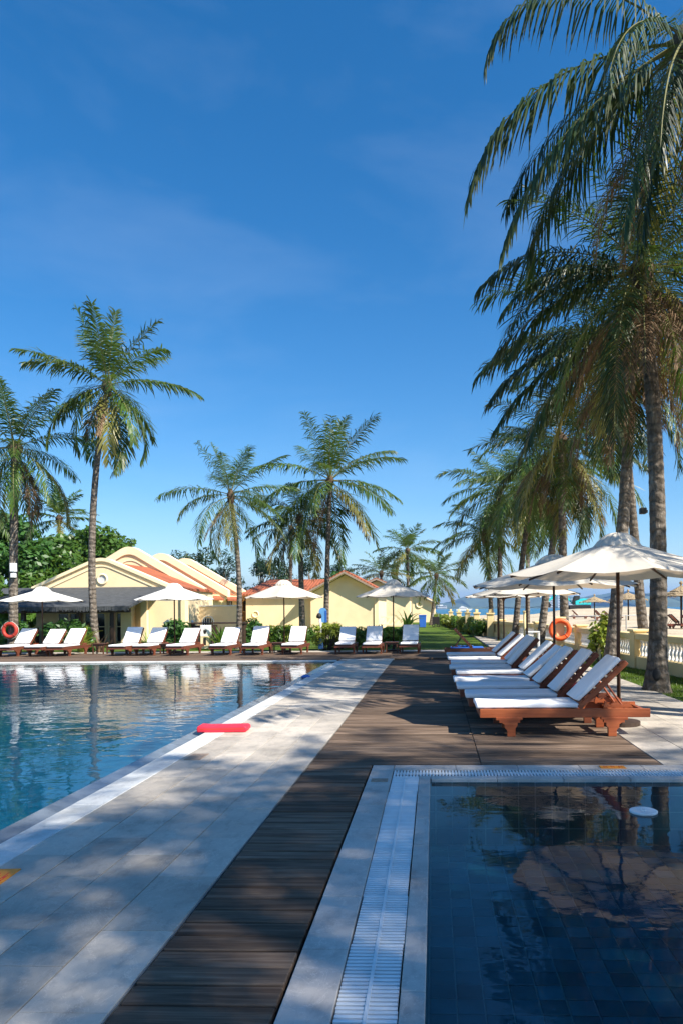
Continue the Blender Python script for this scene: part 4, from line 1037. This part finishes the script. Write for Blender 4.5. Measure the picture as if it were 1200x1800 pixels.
def tree(label, loc, h, rad, seed, mat, n=5000, size=.22, nc=14, low=.35, name='broadleaf_tree', asp=.55, group='trees behind the buildings'):
    g = random.Random(seed); t = thing(name, label, 'tree', loc, 0, group)
    cl = []
    for i in range(nc):
        a = g.uniform(0, 6.28); q = g.random() ** .6; z = h * (low + (1 - low) * g.random())
        taper = 1 - .55 * max(0, (z / h - .55) / .45)
        cl.append(((math.cos(a) * rad[0] * q * taper, math.sin(a) * rad[1] * q * taper, z - .3), (rad[0] * g.uniform(.22, .38), rad[1] * g.uniform(.22, .38), h * g.uniform(.07, .14))))
    part('crown', leaf_cloud(cl, n, size, seed, asp), mat, t, fix=False)
    tb = MB().tube([(0, 0, -.1), (.1, 0, h * .35), (-.05, .1, h * .65)], [.22, .16, .08], 8)
    for c, r in cl[:9]: tb.tube([(0.05, 0, h * g.uniform(.2, .45)), ((c[0]) * .5, c[1] * .5, c[2] * .85), c], [.09, .06, .025], 5)
    part('trunk', tb, MT['trunk'], t, fix=False)
    return t
tree('big leafy tree with glossy leaves behind the far left palm', (-28.0, 44.5, 0), 7.6, (4.6, 3.4), 51, MT['hedge'], 15000, .21, 40, .25)
tree('big leafy tree behind the left end of the pavilion', (-22.6, 46.5, 0), 7.0, (4.4, 3.2), 52, MT['leafb'], 13000, .20, 38, .3)
tree('leafy tree half hidden behind the pavilion gable', (-20.5, 60, 0), 6.6, (2.6, 3.0), 53, MT['leafd'], 5000, .2, 26, .3, asp=.3)
tree('broad leafy tree at the left edge behind the porch', (-25.0, 38.5, 0), 4.6, (3.4, 2.0), 54, MT['leafb'], 6000, .24, 18, .1)
tree('yellow-green bush tree at far left below the red roof', (-21.6, 34.2, 0), 3.4, (1.4, 1.2), 55, MT['leafb'], 3500, .2, 12, .05)
for i, (x, y, h, lab) in enumerate([(-29, 76, 8.0, 'first feathery dark tree from left above the villa roof'), (-25, 78, 7.2, 'second feathery tree above the villa roof'), (-21.5, 72, 7.4, 'feathery tree over the villa eaves'), (-18, 74, 6.6, 'low feathery tree left of the slim dark palm'),
       (-15.5, 70, 7.2, 'feathery tree right of the slim dark palm'), (-12.6, 73, 7.0, 'feathery tree over the red roof'), (-9.5, 76, 6.6, 'feathery tree left of the yellow gable'), (-33, 70, 8.4, 'tall feathery tree behind the leafy trees')]):
    tree(lab, (x, y, 0), h, (2.4, 2.2), 60 + i, MT['leafd'], 2600, .22, 16, .2, 'feathery_tree', .22)
tree('round green tree top behind the red roof', (-13.4, 64, 0), 5.0, (2.6, 2), 71, MT['leafd'], 3600, .2, 22, .15, asp=.3)
tree('round green tree between red roof and palms', (-9.6, 64, 0), 4.9, (2.6, 2), 72, MT['hedge'], 3600, .18, 22, .15, asp=.35)
def shrub(label, loc, r, h, seed, mat, n=900, size=.10, nc=7, group='low shrubs', name='shrub', asp=.4, cs=.45):
    g = random.Random(seed); t = thing(name, label, 'shrub', loc, 0, group)
    cl = [((g.uniform(-.6, .6) * r[0], g.uniform(-.6, .6) * r[1], h * g.uniform(.2, .85)), (r[0] * cs, r[1] * cs, h * cs * .7)) for _ in range(nc)]
    part('foliage', leaf_cloud(cl, n, size, seed, asp, .7), mat, t, fix=False)
    st_ = MB()
    for c, _ in cl: st_.tube([(c[0] * .3, c[1] * .3, -.05), c], [.02, .008], 5)
    part('stems', st_, MT['darkwood'], t, fix=False)
    return t
lf_me = {}
def strap_plant(label, loc, h, n, seed, mat, wd=.07, group='spiky strap-leaved plants', spread=1.0):
    g = random.Random(seed); t = thing('strap_plant', label, 'plant', loc, 0, group)
    key = (mat.name, wd)
    if key not in lf_me:
        lst = []
        for (th0, D) in ((80, 40), (68, 70), (55, 85)):
            mb = MB(); p = Vector((0, 0, 0)); N_ = 7
            for i in range(N_ + 1):
                u = i / N_; th = R(th0 - D * u ** 1.4); w_ = wd * (.5 + 1.0 * math.sin(math.pi * min(1, u * .75 + .2))) * (1 - u ** 4)
                mb.v += [(p.x, -w_ / 2, p.z + w_ * .25), (p.x, 0, p.z), (p.x, w_ / 2, p.z + w_ * .25)]
                p = p + Vector((math.cos(th), 0, math.sin(th))) / N_
            mb.f = [(i * 3 + k, i * 3 + k + 1, i * 3 + 4 + k, i * 3 + 3 + k) for i in range(N_) for k in range(2)]
            lst.append(mb.mesh('leaf', mat, True, fix=False))
        lf_me[key] = lst
    for i in range(n):
        o = link('leaf', lf_me[key][i % 3], t, (g.uniform(-.12, .12) * spread * h, g.uniform(-.12, .12) * spread * h, -.02), g.uniform(0, 6.28)); s_ = h * g.uniform(.8, 1.25); o.scale = (s_, s_, s_)
    return t
strap_plant('big bright spiky plant left of the tall pale palm trunk', (-13.55, 26.9, 0), 1.05, 34, 81, MT['leafy'], .075)
strap_plant('spiky green plant right of the white plaque pedestal', (-8.75, 29.0, 0), .95, 24, 82, MT['leafb'], .075)
strap_plant('spiky plant in front of the stooping person', (-11.7, 28.6, 0), .75, 20, 83, MT['leafy'], .07)
strap_plant('yellow-green spiky plant by far right loungers on lawn', (3.0, 26.5, 0), .7, 26, 84, MT['leafy'], .07)
strap_plant('reddish-brown spiky plant at the tall palm base', (-12.75, 26.7, 0), .7, 20, 85, MT['frondd'], .06)
strap_plant('small potted spiky plant right of the shaded parasol', (-1.75, 45.5, .3), 1.3, 18, 86, MT['leafb'], .08)
hx = [(-7.3, 31.2), (-6.6, 31.4), (-5.95, 31.2), (-3.9, 28.9), (-3.35, 29.4), (-4.3, 28.2), (-2.7, 29.9), (-2.1, 30.3), (-1.5, 30.2)]
hlab = ['left of the sunlit middle parasol pole', 'right of the sunlit middle parasol pole', 'between middle parasol and the gable palm', 'dark bush right of the gable palm', 'behind left of three shaded loungers', 'lowest bush beside the blue post base',
        'behind middle of three shaded loungers', 'left of the shaded parasol pole', 'at the shaded parasol pole', 'right of the shaded parasol pole', 'end of bushes by open lawn']
for i, (x, y) in enumerate(hx):
    shrub('leafy yellow-green shrub ' + hlab[i], (x, y, 0), (.95, .6), .95 + U(-.15, .15), 100 + i, MT['leafy'] if i % 2 else MT['leafb'], 1200, .14, 22, 'shrubs behind the far loungers', asp=.2, cs=.2)
for i, (x, y, lab) in enumerate([(-13.9, 27.6, 'beside the spiky plant at the tall palm'), (-17.9, 30.6, 'dark bush below the red life ring'), (-19.2, 31.5, 'green bush at the far left edge'), (-16.7, 31.2, 'dark green bush under the far left porch'), (-10.9, 29.6, 'low bush by the stooping person'), (-7.9, 31.0, 'small dark bush at slim palm trunk')]):
    shrub('leafy green shrub ' + lab, (x, y, 0), (.7, .5), 1.1, 130 + i, MT['hedge'], 1000, .12, 7, 'shrubs in front of the pavilion')
shrub('climbing shrub with large leaves on garden wall beside second palm', (4.6, 19.9, .0), (.32, .3), 1.25, 140, MT['leafy'], 420, .12, 7, 'shrubs on the garden wall')
shrub('leafy shrub at the right edge in front of the balusters', (5.62, 14.75, .1), (.3, .3), .9, 141, MT['leafb'], 350, .12, 6, 'shrubs on the garden wall')
for i in range(11):
    y = 40.5 + i * 4.1 + i * i * .12; x = wallx(y) - .62
    shrub('clipped yellowish hedge block ' + ['nearest along the far wall', 'second along the far wall', 'third along the far wall', 'fourth along the far wall', 'fifth along the far wall', 'sixth along the far wall', 'seventh along the far wall', 'eighth along the far wall', 'ninth along the far wall', 'tenth along the far wall', 'farthest along the wall'][i],
          (x, y, 0), (.5, 1.3), .95, 150 + i, MT['leafy'] if i % 3 else MT['leafb'], 900, .12, 10, 'hedge blocks along the far wall')
for i, y in enumerate((38.8, 43.5, 48.5, 54.5, 62)):
    t = thing('wall_lantern_post', 'small yellow pillar with cap on the far wall, ' + ['nearest', 'second', 'third', 'fourth', 'farthest'][i], 'pillar', (wallx(y) - .30, y, 0), 0, 'small pillars on the far wall')
    part('shaft', box(-.17, .17, -.17, .17, -.1, 1.22), MT['yellow'], t, bevel=.01); part('cap', box(-.23, .23, -.23, .23, 1.222, 1.30), MT['yellow'], t, bevel=.01)
    part('lantern', box(-.09, .09, -.09, .09, 1.302, 1.5), MT['yellow'], t, bevel=.02)
# short grass blades on the near lawn strip
gq = np.random.default_rng(5); n_ = 26000
gx = gq.uniform(4.06, 5.9, n_); gy = gq.uniform(8.5, 24, n_)
kp = gx < np.array([wallx(v) for v in gy]) - .14; gx, gy = gx[kp], gy[kp]; n_ = gx.size
an = gq.uniform(0, 6.28, n_); hh = gq.uniform(.025, .06, n_); ln = gq.normal(0, .02, (n_, 2))
ux, uy = np.cos(an) * .006, np.sin(an) * .006
V = np.stack([np.stack([gx - ux, gy - uy, np.full(n_, zg)], 1), np.stack([gx + ux, gy + uy, np.full(n_, zg)], 1), np.stack([gx + ln[:, 0], gy + ln[:, 1], zg + hh], 1)], 1).reshape(-1, 3)
gm = MB(); gm.v = V.tolist(); gm.f = np.arange(n_ * 3).reshape(-1, 3).tolist()
go = link('grass', gm.mesh('grass', leaf_mat('grass_blade', (.10, .17, .022), (.25, .36, .05), 0, .3, 6), fix=False)); go['kind'] = 'stuff'; tag(go, 'short sunlit grass strip between path and garden wall', 'grass')

# ------------------------------------------------------------------ small things around the pool
t = thing('foam_float', 'red foam float lying across the main pool edge', 'float', (-2.70, 9.05, .0), R(3)); t.scale = (.95, .9, .82)
part('float_body', MB().prism([(-.33, .0), (.31, .0), (.335, .03), (.33, .075), (.30, .095), (-.20, .088), (-.325, .10), (-.34, .05)], -.14, .14), MT['red'], t, smooth=True, bevel=.02, seg=3, loc=(0, 0, .004))
part('groove', box(-.30, .30, -.1425, -.139, .048, .060), MT['redmark'], t, loc=(0, 0, .004))
t = thing('pool_toy', 'small blue crumpled float on the far main pool edge', 'float', (-2.95, 16.3, -.02)); t.scale = (.55, .55, .55)
part('body', MB().lathe([(.02, .0), (.16, .01), (.19, .06), (.14, .11), (.03, .13)], 14), MT['blue'], t, smooth=True); part('tail', MB().tube([(-.1, .1, .03), (-.25, .45, .035), (-.2, .8, .03)], .03, 8), MT['blue'], t, smooth=True)
def marker(label, x, y, w, d, mat, rz=0, marks=True):
    t = thing('marker_tile', label, 'floor marker', (x, y, .0), rz)
    part('plate', box(-w / 2, w / 2, -d / 2, d / 2, -.02, .0065), mat, t, bevel=.001)
    if marks:
        mk = MB()
        for q in range(3):
            cx = (-.3 + .3 * q) * w
            mk.box(cx - .06 * w, cx - .03 * w, -.25 * d, .25 * d, .0066, .0085); mk.box(cx + .05 * w, cx + .08 * w, -.25 * d, .1 * d, .0066, .0085); mk.box(cx - .028 * w, cx + .048 * w, -.05 * d, .05 * d, .0066, .0083)
        part('marks', mk, MT['redmark'], t)
    return t
marker('bright orange marker plate with red marks at the left paving edge', -2.56, 4.05, .15, .28, MT['orange'], R(4))
marker('orange marker plate with dark marks on the small pool frame', 1.71, 6.945, .24, .11, MT['orange'], 0)
marker('faded rusty marker plate at the small pool corner', -.505, 6.42, .15, .11, MT['rust'], 0, False)
marker('faded brown marker plate on the main pool paving', -2.52, 7.45, .17, .30, MT['rust'], 0, False)
t = thing('floating_lid', 'white round lid floating in the small pool', 'pool float', (1.60, 5.55, -.034))
part('disc', MB().lathe([(.0, -.01), (.085, -.01), (.105, .0), (.105, .014), (.095, .018), (.06, .014), (.0, .014)], 28, cap=False), MT['lamp'], t, smooth=True)
part('knob', MB().lathe([(.02, .014), (.02, .024), (.0, .026)], 10), MT['lamp'], t)

# slim shower post by the gable palm
t = thing('outdoor_shower', 'slim white post with dark curved head and blue base by bushes', 'shower', (-4.47, 28.0, 0))
part('base', box(-.09, .09, -.09, .09, 0, .42), MT['denim'], t, bevel=.01)
part('post', MB().tube([(0, 0, .42), (0, 0, .95), (-.03, 0, 1.22)], .045, 10), MT['lamp'], t, smooth=True)
part('head', MB().lathe([(.02, 1.20), (.10, 1.22), (.11, 1.30), (.06, 1.40), (.0, 1.42)], 12, (-.06, 0, 0)), MT['black'], t, smooth=True)
part('tap', MB().tube([(0, 0, .85), (-.08, -.05, .88)], .015, 6), MT['steel'], t)
t = thing('blue_board', 'rounded blue board fixed to the gable palm trunk', 'sign', (-5.60, 35.82, .9))
part('panel', MB().prism([(-.20, 0), (.20, 0), (.20, .55)] + [(.20 * math.cos(R(a)), .55 + .2 * math.sin(R(a))) for a in range(15, 170, 15)] + [(-.20, .55)], -.03, .0), MT['bluel'], t)
part('side_strip', box(.11, .205, -.045, -.031, .0, .6), MT['blue'], t)
# plaque pedestal
t = thing('plaque_pedestal', 'cream pedestal with white plaque and dark crest', 'pedestal', (-9.45, 29.2, 0))
part('pillar', box(-.19, .19, -.12, .12, 0, .48), MT['plaster'], t, bevel=.01); part('foot', box(-.26, .26, -.18, .18, -.02, .09), MT['coat'], t, bevel=.01); part('niche', box(-.07, .05, -.123, -.121, .12, .42), MT['dark'], t)  # niche is a flat dark plate, recess shade put into its colour
pq = part('plaque', box(-.21, .21, -.10, .10, .485, .95), MT['white'], t, bevel=.015)
part('crest', MB().prism([(-.07, .72), (-.05, .62), (0, .58), (.05, .62), (.07, .72), (.03, .78), (.0, .74), (-.03, .78)], -.105, -.1005), MT['dark'], pq)
# dark bar table behind
t = thing('bar_table', 'dark bar table with chairs behind the plaque pedestal', 'table', (-9.7, 30.6, 0))
part('top', box(-.9, 1.6, -.3, .3, .98, 1.04), MT['darkwood'], t)
for x in (-.8, 1.5): part('leg', box(x - .05, x + .05, -.25, .25, 0, .98), MT['darkwood'], t)
part('front', box(-.7, .1, -.22, .2, 0, .9), MT['darkwood'], t)
for i, x in enumerate((-.9, .35)):
    c = thing('bar_chair', ['dark chair left of the bar table', 'dark chair right under the bar table'][i], 'chair', (-9.7 + x, 30.0, 0), R(180))
    part('seat', box(-.2, .2, -.2, .2, .5, .54), MT['darkwood'], c)
    part('backrest', box(-.2, .2, .17, .2, .58, .95), MT['darkwood'], c)
    for sx in (-1, 1):
        for sy in (-1, 1): part('leg', box(sx * .18 - .02, sx * .18 + .02, sy * .18 - .02, sy * .18 + .02, 0, .5 if sy < 0 else .58), MT['darkwood'], c)
def pole_thing(label, loc, h, r, mat):
    t = thing('garden_pole', label, 'pole', loc); part('shaft', MB().tube([(0, 0, -.05), (0, 0, h)], r, 8), mat, t, smooth=True); part('cap', MB().lathe([(r * 1.4, h), (r * 1.4, h + .05), (r * .6, h + .09)], 8), mat, t); return t
pole_thing('short white pole beside the bar table', (-10.55, 30.8, 0), 1.05, .035, MT['lamp'])
pole_thing('short white pole right of the arched grille', (-8.75, 31.6, 0), 1.15, .03, MT['lamp'])
pole_thing('slim brown pole left of the straight slim palm', (3.05, 34.0, 0), 2.2, .05, MT['pole'])
pole_thing('yellow pole beside the leaning trunk at far loungers', (3.95, 31.2, 0), 1.35, .07, MT['yellow'])
# bin and bench at the lawn end
t = thing('blue_bin', 'bright blue bin at the end of the lawn', 'bin', (-.97, 60, 0)); part('body', MB().prism([(-.26, 0), (.26, 0), (.31, .95), (-.31, .95)], -.3, .3), MT['blue'], t, bevel=.02); part('lid', box(-.33, .33, -.33, .33, .955, 1.04), MT['blue'], t, bevel=.02)
t = thing('dark_cart', 'small dark cart right of the blue bin', 'cart', (.15, 61, 0)); part('box', box(-.3, .3, -.3, .3, .25, .85), MT['dark'], t, bevel=.02); part('handle', MB().tube([(-.25, .3, .85), (-.25, .45, 1.1), (.25, .45, 1.1), (.25, .3, .85)], .02, 6), MT['steel'], t)
for sx in (-1, 1): part('wheel', MB().torus(.11, .035, (sx * .2, -.32, .13), 16, 6), MT['black'], t)
t = thing('garden_bench', 'pale lattice bench before the bungalow wall', 'bench', (-2.9, 50.5, 0))
part('seat', box(-.9, .9, -.25, .25, .42, .48), MT['coat'], t)
for sx in (-1, 1): part('leg', box(sx * .8 - .04, sx * .8 + .04, -.22, .22, 0, .42), MT['dark'], t)
for k in range(5): part('back_slat', MB().prism([(-.85 + k * .36, .5), (-.75 + k * .36, .5), (-.45 + k * .36, .95), (-.55 + k * .36, .95)], .2, .24), MT['coat'], t)
part('top_rail', box(-.9, .9, .19, .25, .95, 1.02), MT['coat'], t)
t = thing('planter_box', 'pale planter holding the small spiky plant', 'planter', (-1.75, 45.5, 0)); part('pot', MB().lathe([(.22, 0), (.28, .32), (.30, .34), (.25, .34), (.24, .28)], 16), MT['coat'], t, smooth=True)
t = thing('garden_plant_stool', 'white folding table frame beside leaning palm', 'table', (3.75, 27.3, 0))
part('top', box(-.25, .25, -.2, .2, .62, .66), MT['lamp'], t)
for sx in (-1, 1): part('leg', box(sx * .22 - .025, sx * .22 + .025, -.18, .18, 0, .62), MT['lamp'], t)

# stooping person in a pale conical hat
def skin_obj(name, verts, edges, radii, mat, parent, root=0, sub=2):
    me = bpy.data.meshes.new(name); me.from_pydata(verts, edges, []); me.materials.append(mat)
    o = link(name, me, parent); md = o.modifiers.new('Skin', 'SKIN'); md.use_smooth_shade = True
    for i, r_ in enumerate(radii):
        me.skin_vertices[0].data[i].radius = (r_, r_) if not isinstance(r_, tuple) else r_
        me.skin_vertices[0].data[i].use_root = (i == root)
    sb = o.modifiers.new('Sub', 'SUBSURF'); sb.levels = sub; sb.render_levels = sub
    return o
pe = thing('person', 'person in pale conical hat and blue clothes stooping behind loungers', 'person', (-11.25, 31.0, -.02), R(8))
V_ = [(0, 0, .80), (-.10, 0, .95), (-.26, 0, 1.02), (-.36, 0, 1.02), (-.43, 0, .98), (-.50, 0, .93),
      (-.27, -.17, 1.0), (-.34, -.20, .76), (-.46, -.17, .55), (-.48, -.165, .47), (-.27, .17, 1.0), (-.34, .20, .76), (-.46, .17, .55), (-.48, .165, .47),
      (0, -.09, .76), (-.06, -.11, .42), (.02, -.11, .08), (-.12, -.12, .03), (0, .09, .76), (.02, .11, .42), (.10, .11, .08), (-.04, .12, .03)]
E_ = [(0, 1), (1, 2), (2, 3), (3, 4), (4, 5), (2, 6), (6, 7), (7, 8), (8, 9), (2, 10), (10, 11), (11, 12), (12, 13), (0, 14), (14, 15), (15, 16), (16, 17), (0, 18), (18, 19), (19, 20), (20, 21)]
Rr_ = [.12, .12, .13, .055, .085, .075, .06, .045, .032, .03, .06, .045, .032, .03, .085, .06, .042, .035, .085, .06, .042, .035]
skin_obj('body', V_, E_, Rr_, MT['skin'], pe)
for sy in (-1, 1):
    for k in range(4):
        yb = sy * (.165 - .028 + .018 * k); ll = (.055, .07, .075, .06)[k]
        skin_obj('finger', [(-.485, yb, .455), (-.50, yb, .455 - ll * .6), (-.49, yb, .455 - ll)], [(0, 1), (1, 2)], [.009, .009, .007], MT['skin'], pe, 0, 1)
    skin_obj('finger', [(-.49, sy * .13, .48), (-.52, sy * .115, .45), (-.525, sy * .12, .42)], [(0, 1), (1, 2)], [.011, .01, .008], MT['skin'], pe, 0, 1)
skin_obj('shirt', [V_[i] for i in (0, 1, 2, 6, 7, 8, 10, 11, 12)], [(0, 1), (1, 2), (2, 3), (3, 4), (4, 5), (2, 6), (6, 7), (7, 8)], [.145, .145, .15, .075, .06, .045, .075, .06, .045], MT['navy'], pe)
skin_obj('trousers', [(0, 0, .80)] + [V_[i] for i in (14, 15, 16, 18, 19, 20)], [(0, 1), (1, 2), (2, 3), (0, 4), (4, 5), (5, 6)], [.14, .10, .08, .065, .10, .08, .065], MT['denim'], pe)
hat = MB().lathe([(.24, .0), (.235, .012), (.12, .10), (.0, .19)], 20, (-.44, 0, 1.03), cap=False); part('hat', hat, MT['strawhat'], pe, smooth=True)
part('hair', MB().lathe([(.02, .0), (.088, .03), (.092, .07), (.06, .11)], 12, (-.425, 0, .97)), MT['black'], pe, smooth=True)

# ------------------------------------------------------------------ beach things
def thatch(label, x, y, r=1.35, hz=2.15):
    z = beach_z(x, y); t = thing('thatched_umbrella', label, 'beach umbrella', (x, y, z), 0, 'thatched beach umbrellas')
    mb = MB(); g = random.Random(int(x * 10)); per = 40
    for q, u in enumerate((0, .12, .3, .5, .52, .75, .77, 1.0)):
        for k in range(per):
            rr = r * (.04 + .96 * u) * (1 + g.uniform(-.03, .03)); stp = .05 if q in (4, 6) else 0
            mb.v.append((rr * math.cos(2 * math.pi * k / per), rr * math.sin(2 * math.pi * k / per), hz + .62 - .62 * u ** .9 - stp + g.uniform(-.02, .02) - (.06 * g.random() if u == 1 else 0)))
    mb.f = [(q * per + k, q * per + (k + 1) % per, (q + 1) * per + (k + 1) % per, (q + 1) * per + k) for q in range(7) for k in range(per)]
    part('thatch_cone', mb, MT['straw'], t, fix=False)
    part('underside', MB().lathe([(r * .93, hz - .05), (.1, hz + .45)], 24, cap=False), MT['darkwood'], t)
    part('pole', MB().tube([(0, 0, -.3), (0, 0, hz + .5)], .07, 8), MT['darkwood'], t, smooth=True)
    part('finial', MB().lathe([(.09, hz + .58), (.06, hz + .72), (.12, hz + .78), (.12, hz + .86), (.03, hz + .96)], 10), MT['straw'], t)
    fr = MB()
    for k in range(90):
        a = g.uniform(0, 6.28); fr.tube([(r * .95 * math.cos(a), r * .95 * math.sin(a), hz + .03), (r * 1.03 * math.cos(a), r * 1.03 * math.sin(a), hz - g.uniform(.06, .2))], .012, 3, False)
    part('fringe', fr, MT['straw'], t, fix=False)
thatch('thatched beach umbrella at the right edge, nearest of three', 16.1, 47)
thatch('middle thatched beach umbrella between the palm trunks', 18.35, 68, 1.75, 2.0)
thatch('farthest thatched beach umbrella near the excavator', 19.2, 86, 1.75, 1.75)
blab = ['left of the nearest thatched umbrella pole', 'right beside the nearest thatched umbrella pole', 'left of the middle thatched umbrella pole', 'second left of the middle thatched umbrella pole', 'lone, before the farthest thatched umbrella']
for i, (x, y, rz) in enumerate([(15.2, 46.2, 178), (15.9, 45.6, 182), (17.4, 66.5, 0), (16.6, 66.5, 0), (16.6, 77, 0)]):
    t = lounger('dark beach lounger ' + blab[i], (x + (1.6 if rz > 90 else 0), y, beach_z(x, y)), R(rz - (0 if rz < 90 else 180)), 'loungers on the sand', skip=('seat_cushion', 'prop_board') if i < 4 else ('seat_cushion', 'back_cushion'))
    if i < 4 or True:
        t.rotation_euler.z = R(180 if i >= 0 else 0)
        for c in t.children:
            if c.name.startswith('back_cushion'):
                c.data = c.data.copy(); c.data.materials.clear(); c.data.materials.append(MT['black'])
rl = thing('beach_rail', 'low grey rope rail across the sand behind the wall', 'rail', (8.2, 45, 0))
z0 = beach_z(9, 45)
for k in range(4): part('post', MB().tube([(k * 1.9, 0, -.1), (k * 1.9, 0, .95 + z0)], .035, 6), MT['steel'], rl)
part('top_rail', MB().tube([(0, 0, .93 + z0), (5.7, 0, .93 + z0)], .025, 6), MT['steel'], rl)
# excavator on the mound
ex = thing('excavator', 'turquoise excavator with raised boom on the sand mound', 'excavator', (21.0, 104, beach_z(21, 104) - .05))
for sy in (-1, 1):
    part('track', MB().prism([(-1.5, .15), (-1.3, 0), (1.3, 0), (1.5, .15), (1.5, .45), (1.3, .6), (-1.3, .6), (-1.5, .45)], sy * .9 - .22, sy * .9 + .22), MT['black'], ex)
part('body', MB().prism([(-.7, .65), (1.5, .65), (1.55, 1.5), (.3, 1.55), (-.7, 1.2)], -1.0, 1.0), MT['turq'], ex, bevel=.04)
cb = part('cab', MB().prism([(-1.0, .7), (-.1, .7), (-.05, 1.95), (-.75, 1.95), (-1.0, 1.4)], -.95, -.1), MT['black'], ex, bevel=.03); part('window', MB().prism([(-.85, 1.1), (-.2, 1.1), (-.2, 1.8), (-.7, 1.8)], -.97, -.955), MT['glass'], cb)
part('boom', MB().prism([(-.6, .9), (-.9, 1.0), (-2.1, 2.45), (-2.9, 2.6), (-3.0, 2.35), (-2.2, 2.1), (-.9, .75)], .1, .45), MT['turq'], ex, bevel=.02)
part('stick', MB().prism([(-2.75, 2.7), (-2.95, 2.75), (-4.55, 1.25), (-4.4, 1.05), (-2.85, 2.35)], .12, .42), MT['turq'], ex, bevel=.02)
part('bucket', MB().prism([(-4.6, 1.25), (-4.3, 1.1), (-4.0, .7), (-4.15, .3), (-4.5, .35), (-4.75, .8)], -.1, .65), MT['black'], ex)
part('ram', MB().tube([(-1.0, .28, 1.15), (-2.0, .28, 1.9)], .06, 6), MT['steel'], ex)
# yacht on the sea
bo = thing('motor_yacht', 'white motor yacht on the sea beyond the far wall', 'boat', (37, 880, -1.3))
part('hull', MB().prism([(-10, .9), (-9.4, -.3), (8, -.3), (10.5, 2.2), (3, 2.4), (-10, 1.9)], -2.3, 2.3), MT['farw'], bo, bevel=.2)
part('deckhouse', MB().prism([(-7, 1.9), (5, 2.3), (2.5, 4.4), (-5.5, 4.4)], -1.7, 1.7), MT['farw'], bo, bevel=.2); part('window_band', MB().prism([(-5.8, 2.9), (3.6, 2.9), (2.9, 3.6), (-5.6, 3.6)], -1.75, 1.75), MT['glass'], bo)
part('flybridge', MB().prism([(-4.5, 4.4), (1, 4.4), (-.4, 5.6), (-3.8, 5.6)], -1.2, 1.2), MT['farw'], bo); part('mast', MB().tube([(-2.5, 0, 5.6), (-3, 0, 7.2)], .12, 6), MT['farw'], bo)
# towers on the far shore
for i, (px, w_, h_, lab) in enumerate([(540, 34, 48, 'leftmost of the pale towers'), (590, 26, 66, 'tallest of the pale towers'), (650, 40, 40, 'widest of the pale towers'), (-40, 110, 24, 'long low white block'), (30, 60, 17, 'low white block right of the long one')]):
    t = thing('far_tower', lab + ' on the far shore', 'building', (px, 3350, -2), 0, 'pale buildings on the far shore')
    part('wall', box(-w_ / 2, w_ / 2, -12, 12, 0, h_), MT['farw'], t)
    part('roof_block', box(-w_ / 5, w_ / 5, -6, 6, h_, h_ + 5), MT['farw'], t)
    for k in range(int(h_ // 8)): part('window_band', box(-w_ / 2 + 2, w_ / 2 - 2, -12.3, -12.05, 4 + k * 8, 7 + k * 8), MT['glass'], t)

# ------------------------------------------------------------------ air
hz = box(-9500, 12500, -3500, 15500, -6.5, 330)
ho = link('haze', hz.mesh('haze')); ho['kind'] = 'stuff'
hm = bpy.data.materials.new('haze_air'); hm.use_nodes = True; t = hm.node_tree; t.nodes.remove(t.nodes['Principled BSDF'])
vo = t.nodes.new('ShaderNodeVolumePrincipled'); vo.inputs['Color'].default_value = (.30, .56, 1, 1); vo.inputs['Density'].default_value = .00011; vo.inputs['Anisotropy'].default_value = .2
t.links.new(vo.outputs[0], t.nodes['Material Output'].inputs['Volume'])
ho.data.materials.clear(); ho.data.materials.append(hm)
